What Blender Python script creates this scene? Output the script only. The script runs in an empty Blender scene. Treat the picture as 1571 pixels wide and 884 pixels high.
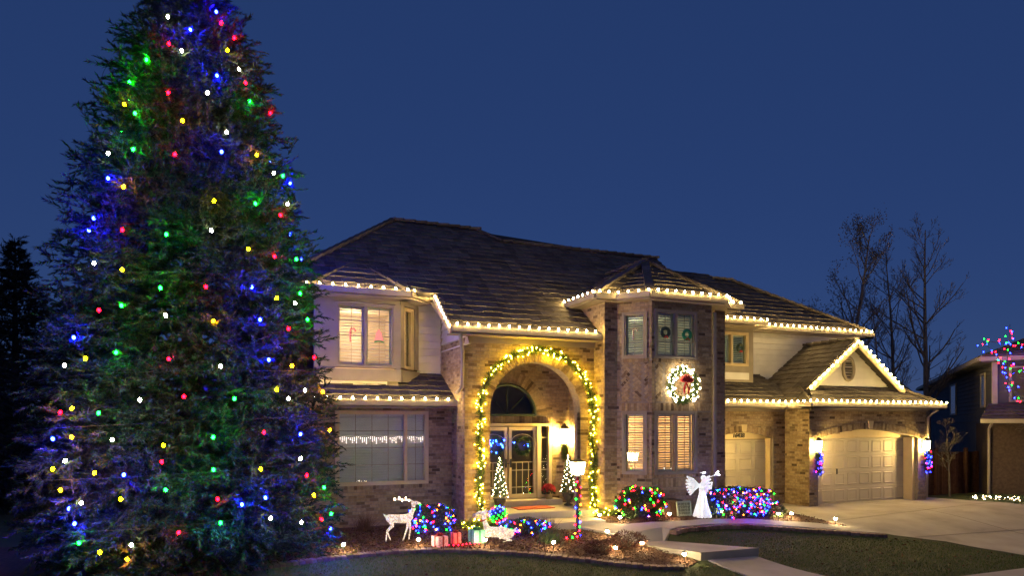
import bpy, bmesh, math, random
import numpy as np
from mathutils import Vector, Matrix
from mathutils.geometry import tessellate_polygon, delaunay_2d_cdt
random.seed(7)
rng = np.random.default_rng(7)
S = bpy.context.scene
COL = S.collection
R_ = math.radians

# ---------------------------------------------------------------- camera
cam = bpy.data.cameras.new('camera'); camo = bpy.data.objects.new('camera', cam); COL.objects.link(camo)
cam.sensor_width = 36; cam.lens = 24.0; cam.shift_y = (650 - 442) / 1571.0
cam.clip_end = 2000; cam.clip_start = .1
camo.location = (0, 0, 2.6); camo.rotation_euler = (R_(90), 0, -R_(90 - 67.4745))
S.camera = camo
# ---------------------------------------------------------------- sky, added weak warm fill from behind the camera, standing in for street lighting
W = bpy.data.worlds.new('World'); S.world = W; W.use_nodes = True
wn = W.node_tree; wn.nodes.clear()
sky = wn.nodes.new('ShaderNodeTexSky'); sky.sky_type = 'NISHITA'; sky.sun_disc = False
sky.sun_elevation = R_(8); sky.sun_rotation = R_(200); sky.altitude = 1500
sky.air_density = 1.0; sky.dust_density = .3; sky.ozone_density = 2.5
bg = wn.nodes.new('ShaderNodeBackground'); wo = wn.nodes.new('ShaderNodeOutputWorld')
bg.inputs['Strength'].default_value = SKY_STRENGTH = .03
tint = wn.nodes.new('ShaderNodeMix'); tint.data_type = 'RGBA'; tint.blend_type = 'MULTIPLY'; tint.inputs[0].default_value = 1; tint.inputs[7].default_value = (.81, .78, 1.37, 1)
wn.links.new(sky.outputs[0], tint.inputs[6]); 
even = wn.nodes.new('ShaderNodeMix'); even.data_type = 'RGBA'; even.inputs[0].default_value = .72; even.inputs[7].default_value = (.58, 1.52, 5.2, 1)   # dusk glow, nearly even over the whole sky
wn.links.new(tint.outputs[2], even.inputs[6]); wn.links.new(even.outputs[2], bg.inputs[0]); wn.links.new(bg.outputs[0], wo.inputs[0])
sl = bpy.data.lights.new('fill_sun', 'SUN'); sl.energy = .16; sl.angle = R_(25); sl.color = (1, .78, .52)
so = bpy.data.objects.new('fill_sun', sl); COL.objects.link(so); so.rotation_euler = (R_(62), 0, R_(12))
S.view_settings.view_transform = 'Standard'; S.view_settings.look = 'None'
S.view_settings.exposure = 0; S.view_settings.gamma = 1
S.render.engine = 'CYCLES'
S.cycles.use_denoising = True
S.cycles.use_light_tree = True
S.cycles.max_bounces = 6; S.cycles.diffuse_bounces = 3; S.cycles.glossy_bounces = 3
S.cycles.transparent_max_bounces = 12; S.cycles.sample_clamp_indirect = 4.0; S.cycles.caustics_reflective = False
S.cycles.blur_glossy = 1.0

# ---------------------------------------------------------------- materials
def nt(name):
    m = bpy.data.materials.new(name); m.use_nodes = True
    n = m.node_tree; n.nodes.clear(); o = n.nodes.new('ShaderNodeOutputMaterial')
    return m, n, o
def ramp(n, fac, stops):
    r = n.nodes.new('ShaderNodeValToRGB'); e = r.color_ramp.elements
    while len(e) < len(stops): e.new(.5)
    for k, (p, c) in enumerate(stops): e[k].position = p; e[k].color = (*c, 1)
    n.links.new(fac, r.inputs[0]); return r.outputs[0]
def noise(n, scale, detail=4, co=None, rough=.55):
    t = n.nodes.new('ShaderNodeTexNoise'); t.inputs['Scale'].default_value = scale
    t.inputs['Detail'].default_value = detail; t.inputs['Roughness'].default_value = rough
    if co is None:
        tc = n.nodes.new('ShaderNodeNewGeometry'); co = tc.outputs['Position']
    n.links.new(co, t.inputs['Vector']); return t.outputs['Fac']
def mixc(n, a, b, f, mode='MIX'):
    m = n.nodes.new('ShaderNodeMix'); m.data_type = 'RGBA'; m.blend_type = mode
    if isinstance(f, float): m.inputs[0].default_value = f
    else: n.links.new(f, m.inputs[0])
    for s, v in ((6, a), (7, b)):
        if isinstance(v, tuple): m.inputs[s].default_value = (*v, 1)
        else: n.links.new(v, m.inputs[s])
    return m.outputs[2]
def bump(n, h, strength=.3, dist=.01):
    b = n.nodes.new('ShaderNodeBump'); b.inputs['Strength'].default_value = strength
    b.inputs['Distance'].default_value = dist; n.links.new(h, b.inputs['Height']); return b.outputs[0]
def surf(name, stops, scale=3, rough=.8, bscale=40, bs=.25, island=False, spec=.3, detail=5):
    """colour from noise between stops (or per piece), fine bump"""
    m, n, o = nt(name); p = n.nodes.new('ShaderNodeBsdfPrincipled')
    n.links.new(p.outputs[0], o.inputs[0])
    f = noise(n, scale, detail)
    if island:
        g = n.nodes.new('ShaderNodeNewGeometry'); oi = n.nodes.new('ShaderNodeObjectInfo')
        a = n.nodes.new('ShaderNodeMath'); a.operation = 'ADD'
        n.links.new(g.outputs['Random Per Island'], a.inputs[0]); n.links.new(oi.outputs['Random'], a.inputs[1])
        fr = n.nodes.new('ShaderNodeMath'); fr.operation = 'FRACT'; n.links.new(a.outputs[0], fr.inputs[0])
        c = ramp(n, fr.outputs[0], stops)
        c = mixc(n, c, (.5, .5, .5), .0) if False else c
        v = ramp(n, f, [(.3, (.72, .72, .72)), (.7, (1.15, 1.15, 1.15))])
        c = mixc(n, c, v, 1.0, 'MULTIPLY')
    else:
        c = ramp(n, f, stops)
    n.links.new(c, p.inputs['Base Color']); p.inputs['Roughness'].default_value = rough
    p.inputs['Specular IOR Level'].default_value = spec
    if bs: n.links.new(bump(n, noise(n, bscale, 3), bs, .006), p.inputs['Normal'])
    return m
def emit(name, col, strength):
    m, n, o = nt(name); e = n.nodes.new('ShaderNodeEmission')
    e.inputs[0].default_value = (*col, 1); e.inputs[1].default_value = strength
    n.links.new(e.outputs[0], o.inputs[0]); return m
def glow_mesh(name, col, lo, hi, scale):
    """frosted lit fabric/mesh of a light-up figure: its many small bulbs show as brighter specks"""
    m, n, o = nt(name); p = n.nodes.new('ShaderNodeBsdfPrincipled'); n.links.new(p.outputs[0], o.inputs[0])
    p.inputs['Base Color'].default_value = (*[.15 + .45 * q for q in col], 1)
    v = n.nodes.new('ShaderNodeTexVoronoi'); v.inputs['Scale'].default_value = scale
    g = n.nodes.new('ShaderNodeNewGeometry'); n.links.new(g.outputs['Position'], v.inputs['Vector'])
    mr = n.nodes.new('ShaderNodeMapRange'); mr.inputs[1].default_value = .1; mr.inputs[2].default_value = .6
    mr.inputs[3].default_value = hi; mr.inputs[4].default_value = lo
    n.links.new(v.outputs['Distance'], mr.inputs[0]); n.links.new(mr.outputs[0], p.inputs['Emission Strength'])
    p.inputs['Emission Color'].default_value = (*col, 1); return m
def glassm(name, tint=(.9, .95, .95), refl=.0):
    m, n, o = nt(name)
    t = n.nodes.new('ShaderNodeBsdfTransparent'); t.inputs[0].default_value = (*tint, 1)
    g = n.nodes.new('ShaderNodeBsdfGlossy'); g.inputs['Roughness'].default_value = .02
    lw = n.nodes.new('ShaderNodeLayerWeight'); lw.inputs[0].default_value = .5
    f = n.nodes.new('ShaderNodeMath'); f.operation = 'POWER'; f.inputs[1].default_value = 5; n.links.new(lw.outputs['Facing'], f.inputs[0])
    a = n.nodes.new('ShaderNodeMath'); a.operation = 'MULTIPLY_ADD'; a.inputs[1].default_value = .9; a.inputs[2].default_value = .05 + refl
    n.links.new(f.outputs[0], a.inputs[0])
    x = n.nodes.new('ShaderNodeMixShader'); n.links.new(a.outputs[0], x.inputs[0])
    n.links.new(t.outputs[0], x.inputs[1]); n.links.new(g.outputs[0], x.inputs[2]); n.links.new(x.outputs[0], o.inputs[0]); return m

M = {}
M['brick'] = surf('brick', [(0, (.085, .06, .04)), (.06, (.19, .135, .085)), (.2, (.28, .205, .12)), (.5, (.34, .26, .155)), (.8, (.40, .315, .20)), (1, (.30, .22, .135))], 14, .88, 90, .5, True, .15)
M['mortar'] = surf('mortar', [(.3, (.20, .165, .13)), (.7, (.29, .25, .2))], 12, .95, 120, .4)
M['tile'] = surf('roof_tile', [(0, (.07, .061, .056)), (.4, (.105, .093, .085)), (.8, (.145, .128, .115)), (1, (.09, .08, .074))], 9, .85, 60, .6, True, .2)
M['under'] = surf('roof_underlay', [(.3, (.03, .026, .024)), (.7, (.05, .045, .04))], 5)
M['siding'] = surf('siding', [(.3, (.52, .49, .43)), (.7, (.62, .585, .52))], 2.5, .6, 60, .12)
M['white'] = surf('white_panel', [(.3, (.60, .59, .57)), (.7, (.70, .69, .67))], 2.5, .6, 60, .1)
M['trim'] = surf('taupe_trim', [(.3, (.25, .215, .17)), (.7, (.31, .27, .215))], 3, .6, 50, .1)
M['cream'] = surf('cream_paint', [(.3, (.55, .44, .25)), (.7, (.61, .50, .30))], 3, .5, 50, .08)
M['gutter'] = surf('gutter', [(.3, (.31, .27, .21)), (.7, (.37, .325, .26))], 3, .5, 50, .08)
M['garage'] = surf('garage_paint', [(.3, (.40, .36, .28)), (.7, (.46, .415, .33))], 1.5, .55, 50, .08)
M['shutter'] = surf('shutter', [(.3, (.62, .58, .50)), (.7, (.7, .66, .58))], 3, .5, 40, .05)
M['room'] = surf('room_wall', [(.3, (.55, .45, .33)), (.7, (.6, .5, .38))], 1, .9, 20, .05)
M['darkdoor'] = surf('dark_door', [(.3, (.15, .10, .05)), (.7, (.22, .15, .075))], 4, .4, 30, .1)
M['green_trim'] = surf('dark_green_trim', [(.3, (.03, .05, .04)), (.7, (.045, .07, .055))], 4, .5, 30, .1)
M['black'] = surf('black_metal', [(.3, (.012, .012, .012)), (.7, (.03, .03, .028))], 8, .45, 60, .1, spec=.5)
M['wire'] = surf('light_wire', [(.3, (.35, .34, .3)), (.7, (.45, .44, .4))], 8, .6, 60, 0)
M['gwire'] = surf('green_wire', [(.3, (.012, .03, .016)), (.7, (.02, .04, .02))], 8, .6, 60, 0)
M['concrete'] = surf('concrete', [(.22, (.20, .18, .155)), (.38, (.30, .275, .235)), (.5, (.35, .32, .275)), (.62, (.39, .36, .31)), (.8, (.45, .415, .36))], .9, .9, 55, .35, detail=12)
M['asphalt'] = surf('asphalt', [(.3, (.04, .04, .042)), (.7, (.06, .06, .06))], 3, .95, 90, .6)
M['soil'] = surf('winter_turf', [(.25, (.035, .045, .016)), (.5, (.055, .068, .026)), (.75, (.085, .085, .04))], 1.3, .95, 35, .9, detail=10)
M['blade'] = surf('grass_blade', [(0, (.05, .10, .02)), (.45, (.085, .15, .035)), (.8, (.13, .165, .055)), (1, (.23, .19, .09))], 1.2, .9, 30, 0, True, .1)
M['mulch'] = surf('mulch', [(.25, (.035, .018, .012)), (.5, (.07, .036, .024)), (.75, (.11, .06, .04))], 14, .95, 60, .9, detail=10)
M['chip'] = surf('bark_chip', [(0, (.05, .025, .017)), (.5, (.10, .052, .034)), (1, (.17, .10, .065))], 20, .95, 60, .3, True, .1)
M['paver'] = surf('edging_paver', [(0, (.13, .085, .075)), (.5, (.19, .125, .105)), (1, (.25, .175, .15))], 16, .9, 70, .5, True, .15)
M['needle'] = surf('spruce_needle', [(0, (.011, .025, .014)), (.5, (.025, .049, .027)), (1, (.052, .09, .05))], 2.2, .7, 30, 0, True, .2)
M['needle_dark'] = surf('dark_needle', [(0, (.012, .018, .012)), (1, (.03, .038, .024))], 2, .8, 30, 0, True, .1)
M['garland'] = surf('garland_needle', [(0, (.03, .06, .02)), (.5, (.06, .11, .03)), (1, (.11, .16, .05))], 5, .7, 30, 0, True, .2)
M['leaf'] = surf('shrub_leaf', [(0, (.025, .05, .018)), (.5, (.05, .085, .03)), (1, (.09, .12, .045))], 5, .6, 30, 0, True, .3)
M['redleaf'] = surf('burgundy_leaf', [(0, (.06, .022, .018)), (.6, (.10, .04, .03)), (1, (.14, .07, .045))], 5, .8, 30, 0, True, .1)
M['drygrass'] = surf('dry_grass', [(0, (.10, .06, .03)), (1, (.2, .13, .07))], 5, .9, 30, 0, True, .1)
M['bark'] = surf('bark', [(.3, (.05, .042, .035)), (.7, (.11, .095, .08))], 9, .95, 40, .8)
M['bark_pale'] = surf('aspen_bark', [(.3, (.09, .08, .07)), (.7, (.17, .155, .135))], 6, .9, 30, .6)
M['fence'] = surf('fence_wood', [(0, (.06, .03, .018)), (1, (.11, .055, .034))], 7, .9, 40, .4, True, .1)
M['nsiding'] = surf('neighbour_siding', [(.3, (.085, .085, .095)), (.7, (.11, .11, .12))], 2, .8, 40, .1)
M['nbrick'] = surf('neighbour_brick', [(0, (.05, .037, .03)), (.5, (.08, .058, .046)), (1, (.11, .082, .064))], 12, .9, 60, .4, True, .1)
M['red'] = surf('red_fabric', [(.3, (.35, .015, .015)), (.7, (.5, .03, .03))], 9, .6, 60, .2)
M['redflower'] = surf('poinsettia', [(0, (.35, .02, .025)), (1, (.6, .06, .07))], 9, .6, 60, 0, True)
M['greenpaint'] = surf('green_paint', [(.3, (.02, .22, .09)), (.7, (.04, .3, .13))], 9, .5, 60, .1)
M['mat'] = surf('doormat', [(.3, (.32, .07, .035)), (.7, (.45, .12, .06))], 30, .95, 120, .6)
M['urn'] = surf('urn_iron', [(.3, (.03, .028, .024)), (.7, (.06, .055, .045))], 9, .5, 60, .3)
M['pot'] = surf('gold_pot', [(.3, (.42, .32, .12)), (.7, (.5, .4, .17))], 9, .4, 60, .1)
M['utility'] = surf('utility_box', [(.3, (.07, .045, .03)), (.7, (.10, .065, .045))], 6, .7, 40, .2)
M['palegreen'] = surf('pale_green_panel', [(.3, (.3, .36, .3)), (.7, (.38, .44, .37))], 6, .6, 40, .1)
M['glass'] = glassm('window_glass'); M['glass_dark'] = glassm('reflective_glass', (.7, .78, .8), .10)
M['lampglass'] = emit('lamp_glass', (1, .76, .36), 60)
M['garagelamp'] = emit('garage_lamp_glass', (1, .67, .18), 520)
M['walllamp'] = emit('wall_lamp_glass', (1, .64, .13), 900)
HUE = {'W': (1, .80, .48), 'G': (.0005, 1, .003), 'B': (.0005, .0012, 1), 'R': (1, .0003, .0015), 'Y': (1, .5, .0003), 'O': (1, .2, .0002)}
for k, c in HUE.items():
    M['tree' + k] = emit('tree_bulb_' + k, c, {'B': 3300, 'G': 560, 'R': 280, 'O': 800, 'Y': 300, 'W': 200}[k])
    h = {'G': (.004, 1, .012), 'B': (.004, .01, 1), 'R': (1, .003, .01), 'O': (1, .16, .005)}.get(k, c)
    M['mini' + k] = emit('mini_bulb_' + k, h, {'B': 130, 'G': 45, 'R': 75, 'O': 60, 'Y': 50, 'W': 50}[k])
M['eave2'] = emit('wreath_bulb', (1, .80, .48), 70); M['warmmini2'] = emit('wreath_mini_bulb', (1, .74, .42), 60); M['blue2'] = emit('door_wreath_bulb', (.01, .05, 1), 90); M['candy'] = emit('lit_ornament', (1, .30, .26), 1.1)
M['eave'] = emit('warm_white_bulb', (1, .66, .20), 520)
M['garlandbulb'] = emit('garland_bulb', (1, .60, .02), 260)
M['path'] = emit('path_lamp_glass', (1, .74, .34), 420)
M['coolmini'] = emit('cool_mini_bulb', (.85, .88, 1), 40)
M['warmmini'] = emit('warm_mini_bulb', (1, .74, .42), 45)
M['icicle'] = emit('icicle_reflection_bulb', (1, .72, .66), 9)
M['deer'] = glow_mesh('lit_deer_mesh', (1, .83, .62), .22, 1.5, 30)
M['angel'] = glow_mesh('lit_angel_mesh', (.93, .97, 1), .32, 1.6, 30)
M['giftpink'] = glow_mesh('lit_pink_gift', (1, .28, .34), .10, .7, 30)
M['giftred'] = glow_mesh('lit_red_gift', (1, .06, .05), .2, .9, 30)
M['giftteal'] = glow_mesh('lit_teal_gift', (.03, .6, .36), .12, .7, 30)

# ---------------------------------------------------------------- mesh helpers
class MB:
    def __init__(s): s.v = []; s.f = []
    def add(s, vs, fs):
        b = len(s.v); s.v += [tuple(p) for p in vs]; s.f += [tuple(b + i for i in q) for q in fs]; return s
    def box(s, x0, x1, y0, y1, z0, z1):
        return s.add([(x, y, z) for z in (z0, z1) for y in (y0, y1) for x in (x0, x1)],
                     [(0, 2, 3, 1), (4, 5, 7, 6), (0, 1, 5, 4), (2, 6, 7, 3), (0, 4, 6, 2), (1, 3, 7, 5)])
    def beam(s, p0, p1, w, h, up=(0, 0, 1)):
        p0 = Vector(p0); p1 = Vector(p1); d = (p1 - p0).normalized(); up = Vector(up)
        if abs(d.dot(up)) > .99: up = Vector((0, 1, 0))
        r = d.cross(up).normalized() * w / 2; u = r.cross(d).normalized() * h / 2
        return s.add([p + a * r + b * u for p in (p0, p1) for a, b in ((-1, -1), (1, -1), (1, 1), (-1, 1))],
                     [(0, 3, 2, 1), (4, 5, 6, 7), (0, 1, 5, 4), (1, 2, 6, 5), (2, 3, 7, 6), (3, 0, 4, 7)])
    def prism(s, poly, off):
        """poly: list of 3D points (front face), off: extrusion vector going back"""
        n = len(poly); off = Vector(off); f = [Vector(p) for p in poly]
        return s.add(f + [p + off for p in f], [tuple(range(n)), tuple(range(2 * n - 1, n - 1, -1))] + [(i, n + i, n + (i + 1) % n, (i + 1) % n) for i in range(n)])
    def tube(s, pts, rad, n=6, cap=True):
        pts = [Vector(p) for p in pts]; k = len(pts)
        if not isinstance(rad, (list, tuple)): rad = [rad] * k
        b = len(s.v); ref = Vector((.31, .17, .93)); fs = []
        for i, p in enumerate(pts):
            d = (pts[min(i + 1, k - 1)] - pts[max(i - 1, 0)])
            d = d.normalized() if d.length > 1e-9 else Vector((0, 0, 1))
            if abs(d.dot(ref)) > .97: ref = Vector((1, .1, 0))
            a = d.cross(ref).normalized(); c = d.cross(a)
            for j in range(n):
                t = 2 * math.pi * j / n; s.v.append(tuple(p + (a * math.cos(t) + c * math.sin(t)) * rad[i]))
        for i in range(k - 1):
            for j in range(n): fs.append((b + i * n + j, b + i * n + (j + 1) % n, b + (i + 1) * n + (j + 1) % n, b + (i + 1) * n + j))
        if cap: fs += [tuple(b + j for j in range(n))[::-1], tuple(b + (k - 1) * n + j for j in range(n))]
        s.f += fs; return s
    def lathe(s, c, prof, n=12):
        return s.tube([(c[0], c[1], c[2] + z) for r, z in prof], [max(r, .001) for r, z in prof], n)
    def ball(s, c, r, n=8, m=5, sz=1.0):
        pr = [(r * math.sin(math.pi * i / m), -r * sz * math.cos(math.pi * i / m)) for i in range(m + 1)]
        b = len(s.v); c = Vector(c)
        for q, z in pr:
            for j in range(n): s.v.append((c.x + q * math.cos(2 * math.pi * j / n), c.y + q * math.sin(2 * math.pi * j / n), c.z + z))
        for i in range(m):
            for j in range(n): s.f.append((b + i * n + j, b + i * n + (j + 1) % n, b + (i + 1) * n + (j + 1) % n, b + (i + 1) * n + j))
        return s
def wloc(o):
    v = Vector((0, 0, 0))
    while o is not None: v = v + o.location; o = o.parent
    return v
def tag(o, label=None, cat=None, group=None, kind=None):
    if label: o['label'] = label
    if cat: o['category'] = cat
    if group: o['group'] = group
    if kind: o['kind'] = kind
    return o
def mesh_of(name, mb, mat, smooth=False):
    me = bpy.data.meshes.new(name); me.from_pydata(mb.v, [], mb.f); me.materials.append(M[mat] if isinstance(mat, str) else mat)
    if smooth: me.polygons.foreach_set('use_smooth', [True] * len(me.polygons))
    return me
def obj(name, mb, mat, parent=None, smooth=False):
    vs = np.array(mb.v); c = Vector(((vs[:, 0].min() + vs[:, 0].max()) / 2, (vs[:, 1].min() + vs[:, 1].max()) / 2, vs[:, 2].min()))
    mb.v = [tuple(p) for p in (vs - np.array(c))]
    o = bpy.data.objects.new(name, mesh_of(name, mb, mat, smooth)); COL.objects.link(o)
    o.parent = parent; o.location = c - (wloc(parent) if parent else Vector()); return o
def inst(name, me, p, parent=None, rot=None):
    o = bpy.data.objects.new(name, me); COL.objects.link(o); o.parent = parent
    o.location = Vector(p) - (wloc(parent) if parent else Vector())
    if rot is not None: o.rotation_euler = rot
    return o
def thing(name, label, cat, loc, group=None):
    o = bpy.data.objects.new(name, None); COL.objects.link(o); o.location = loc; o.empty_display_size = .2
    return tag(o, label, cat, group)
def np_obj(name, V, F, mat, parent=None):
    """big triangle mesh from numpy"""
    me = bpy.data.meshes.new(name); nv, nf = len(V), len(F)
    c = np.array([V[:, 0].mean(), V[:, 1].mean(), V[:, 2].min()]); V = V - c
    me.vertices.add(nv); me.vertices.foreach_set('co', V.astype(np.float32).ravel())
    me.loops.add(nf * 3); me.loops.foreach_set('vertex_index', F.astype(np.int32).ravel())
    me.polygons.add(nf); me.polygons.foreach_set('loop_start', np.arange(0, nf * 3, 3, dtype=np.int32))
    me.update(calc_edges=True); me.validate(); me.materials.append(M[mat])
    o = bpy.data.objects.new(name, me); COL.objects.link(o); o.parent = parent
    o.location = Vector(c) - (wloc(parent) if parent else Vector()); return o
def tris(P, D, L, Wd):
    """one thin triangle per root P along D: returns V, F"""
    D = D / (np.linalg.norm(D, axis=1, keepdims=True) + 1e-9)
    up = rng.normal(size=D.shape); s = np.cross(D, up); s /= (np.linalg.norm(s, axis=1, keepdims=True) + 1e-9)
    L = np.broadcast_to(np.asarray(L).reshape(-1, 1) if np.ndim(L) else L, (len(P), 1)); 
    V = np.stack([P - s * Wd, P + s * Wd, P + D * L], 1).reshape(-1, 3)
    return V, np.arange(len(P) * 3).reshape(-1, 3)
def leaves(P, D, L, Wd):
    """diamond leaves, two triangles"""
    D = D / (np.linalg.norm(D, axis=1, keepdims=True) + 1e-9)
    up = rng.normal(size=D.shape); s = np.cross(D, up); s /= (np.linalg.norm(s, axis=1, keepdims=True) + 1e-9)
    n = len(P); V = np.stack([P, P + D * L * .5 + s * Wd, P + D * L, P + D * L * .5 - s * Wd], 1).reshape(-1, 3)
    b = np.arange(n)[:, None] * 4
    return V, np.concatenate([b + np.array([[0, 1, 2]]), b + np.array([[0, 2, 3]])], 0)

# ---------------------------------------------------------------- bulbs
BULB = {}
def bulb_mesh(mat, r, sz=1.5, n=8, m=5):
    k = (mat, r, sz)
    if k not in BULB: BULB[k] = mesh_of('bulb', MB().ball((0, 0, 0), r, n, m, sz), mat, True)
    return BULB[k]
def bulbs(parent, pts, mat, r, sz=1.5):
    me = bulb_mesh(mat, r, sz)
    for p in pts: inst('bulb', me, p, parent, (random.uniform(-.4, .4), random.uniform(-.4, .4), 0))
def along(pts, step, start=.0):
    pts = [Vector(p) for p in pts]; out = []; acc = start; 
    for a, b in zip(pts, pts[1:]):
        L = (b - a).length
        while acc <= L + 1e-6: out.append(a + (b - a) * (acc / L)); acc += step
        acc -= L
    return out
def string_light(label, pts, step, group=None, mat='eave', r=.020, droop=.012):
    t = thing('string_light', label, 'string lights', pts[0], group)
    bs = along(pts, step, .06); w = []
    for a, b in zip(bs, bs[1:]): w += [a, (a + b) / 2 - Vector((0, 0, droop))]
    w = [Vector(pts[0])] + w + [bs[-1], Vector(pts[-1])]
    obj('wire', MB().tube([p - Vector((0, 0, .035)) for p in w], .007, 4), 'wire', t)
    bulbs(t, bs, mat, r)
    return t

# ================================================================ terrain
def sm(t): t = max(0., min(1., t)); return t * t * (3 - 2 * t)
def zt(X, Y):
    return -.45 * sm((14.4 - Y) / 4.2) - .012 * max(0, 10.5 - Y) + .2 * sm((X - 8) / 1.5) * sm((15.2 - X) / 1.4) * sm((Y - 12.4) / 1.8)
def axis(a, b, fine0, fine1, fs, cs):
    out = [a]
    while out[-1] < b:
        x = out[-1]; s = fs if fine0 - 1e-6 <= x < fine1 else cs
        if x < fine0 - 1e-6 and x + s > fine0: s = fine0 - x
        out.append(x + s)
    return out
def sheet(name, poly, off, mat, step=.35, kind='structure', parent=None, thick=0):
    """closed outline (x,y) filled with triangles that follow the terrain"""
    d = []
    for a, b in zip(poly, poly[1:] + poly[:1]):
        k = max(1, int(math.hypot(b[0] - a[0], b[1] - a[1]) / step))
        d += [(a[0] + (b[0] - a[0]) * i / k, a[1] + (b[1] - a[1]) * i / k) for i in range(k)]
    nb = len(d); xs = [p[0] for p in d]; ys = [p[1] for p in d]; inner = []
    y = min(ys)
    while y < max(ys):
        x = min(xs)
        while x < max(xs):
            if inside((x, y), d): inner.append((x, y))
            x += step
        y += step
    r = delaunay_2d_cdt([Vector(p) for p in d + inner], [(i, (i + 1) % nb) for i in range(nb)], [], 1, 1e-4)
    mb = MB(); mb.add([(p.x, p.y, zt(p.x, p.y) + off) for p in r[0]], [tuple(f) for f in r[2]])
    if thick:
        o0 = len(mb.v)
        mb.add([(x, y, zt(x, y) + off) for x, y in d] + [(x, y, zt(x, y) + off - thick) for x, y in d], [(i, (i + 1) % nb, nb + (i + 1) % nb, nb + i) for i in range(nb)])
    o = obj(name, mb, mat, parent)
    if kind: o['kind'] = kind
    return o
def inside(p, poly):
    x, y = p; c = False; j = len(poly) - 1
    for i in range(len(poly)):
        if (poly[i][1] > y) != (poly[j][1] > y) and x < (poly[j][0] - poly[i][0]) * (y - poly[i][1]) / (poly[j][1] - poly[i][1]) + poly[i][0]: c = not c
        j = i
    return c
ax = axis(-150, 260, -4, 27, .2, 12); ay = axis(-60, 400, 8, 19, .2, 12)
SL2 = [(8.30, 13.42), (9.42, 13.42), (10.85, 11.62), (9.1, 11.62)]
_zt0 = zt
def zt(X, Y): return min(_zt0(X, Y), -.24) if inside((X, Y), SL2) else _zt0(X, Y)
g = MB(); g.add([(x, y, zt(x, y)) for y in ay for x in ax], [(j * len(ax) + i, j * len(ax) + i + 1, (j + 1) * len(ax) + i + 1, (j + 1) * len(ax) + i) for j in range(len(ay) - 1) for i in range(len(ax) - 1)])
tag(obj('ground', g, 'soil', None, True), kind='structure')

EDGE = [(-4.5, 13.1), (-2.2, 13.15), (-.23, 13.22), (.54, 13.35), (1.37, 13.52), (2.24, 13.64), (3.04, 13.71), (3.7, 13.66), (4.33, 13.48), (5.1, 13.2), (5.84, 12.86), (6.54, 12.47), (7.22, 12.05), (7.88, 11.66), (8.6, 11.45)]
BEDL = EDGE + [(9.12, 11.75), (8.45, 13.0), (8.2, 13.6), (7.9, 14.5), (7.0, 15.0), (6.6, 15.6), (6.0, 16.1), (5.42, 17.2), (-4.5, 17.2)]
tag(sheet('mulch_bed', BEDL, .012, 'mulch', .3), kind='structure')
BEDR = [(8.62, 15.35), (8.82, 14.3), (9.25, 14.0), (9.8, 13.9), (10.97, 13.92), (12.23, 13.72), (13.02, 13.45), (14.76, 12.98), (14.9, 13.15), (13.9, 13.9), (13.5, 14.6), (13.35, 16.2), (8.9, 16.2)]
sheet('mulch_bed', BEDR, .03, 'mulch', .3)
DRIVE = [(13.35, 17.0), (13.4, 14.7), (14.0, 13.8), (14.95, 13.0), (15.5, 12.2), (16.42, 11.5), (16.9, 10.4), (16.95, 9.2), (16.95, 4.5), (27.5, 4.5), (25.8, 10), (24.0, 13.4), (23.0, 15.0), (22.6, 16.3), (22.2, 17.0)]
sheet('driveway', DRIVE, .016, 'concrete', .35)
for k, (a, b) in enumerate([((14.6, 13.55), (23.3, 14.6)), ((15.9, 11.95), (25.0, 11.6)), ((17.0, 9.3), (26.2, 9.2)), ((19.6, 4.6), (19.2, 16.9))]):
    mb = MB(); n = 40
    pp = [(a[0] + (b[0] - a[0]) * i / n, a[1] + (b[1] - a[1]) * i / n) for i in range(n + 1)]
    dv = Vector((b[1] - a[1], a[0] - b[0], 0)).normalized() * .012
    mb.add([(x + s * dv.x, y + s * dv.y, zt(x, y) + .021) for x, y in pp for s in (-1, 1)], [(2 * i, 2 * i + 1, 2 * i + 3, 2 * i + 2) for i in range(n)])
    o = obj('expansion_joint', mb, 'mulch', bpy.data.objects['driveway'])
for pp in ([(18.3, 9.6), (18.9, 10.3), (19.2, 10.4), (19.7, 11.2), (20.4, 11.5)], [(20.9, 13.2), (21.4, 12.6), (21.3, 12.1), (21.9, 11.7)], [(17.4, 14.6), (17.9, 14.1), (18.6, 13.9), (18.9, 13.5)]):
    pp = [(p.x + random.uniform(-.03, .03), p.y + random.uniform(-.03, .03)) for p in along([Vector((x, y, 0)) for x, y in pp], .09)]; mb = MB()
    mb.add([(x + s * .007, y + s * .009, zt(x, y) + .0215) for x, y in pp for s in (-1, 1)], [(2 * i, 2 * i + 1, 2 * i + 3, 2 * i + 2) for i in range(len(pp) - 1)]); obj('crack', mb, 'mulch', bpy.data.objects['driveway'])
sheet('sidewalk', [(-30, 7.3), (16.95, 7.3), (16.95, 9.1), (-30, 9.1)], .03, 'concrete', .6, thick=.05)
sheet('street', [(-140, -40), (250, -40), (250, 5.2), (-140, 5.2)], .006, 'asphalt', 6)
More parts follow.
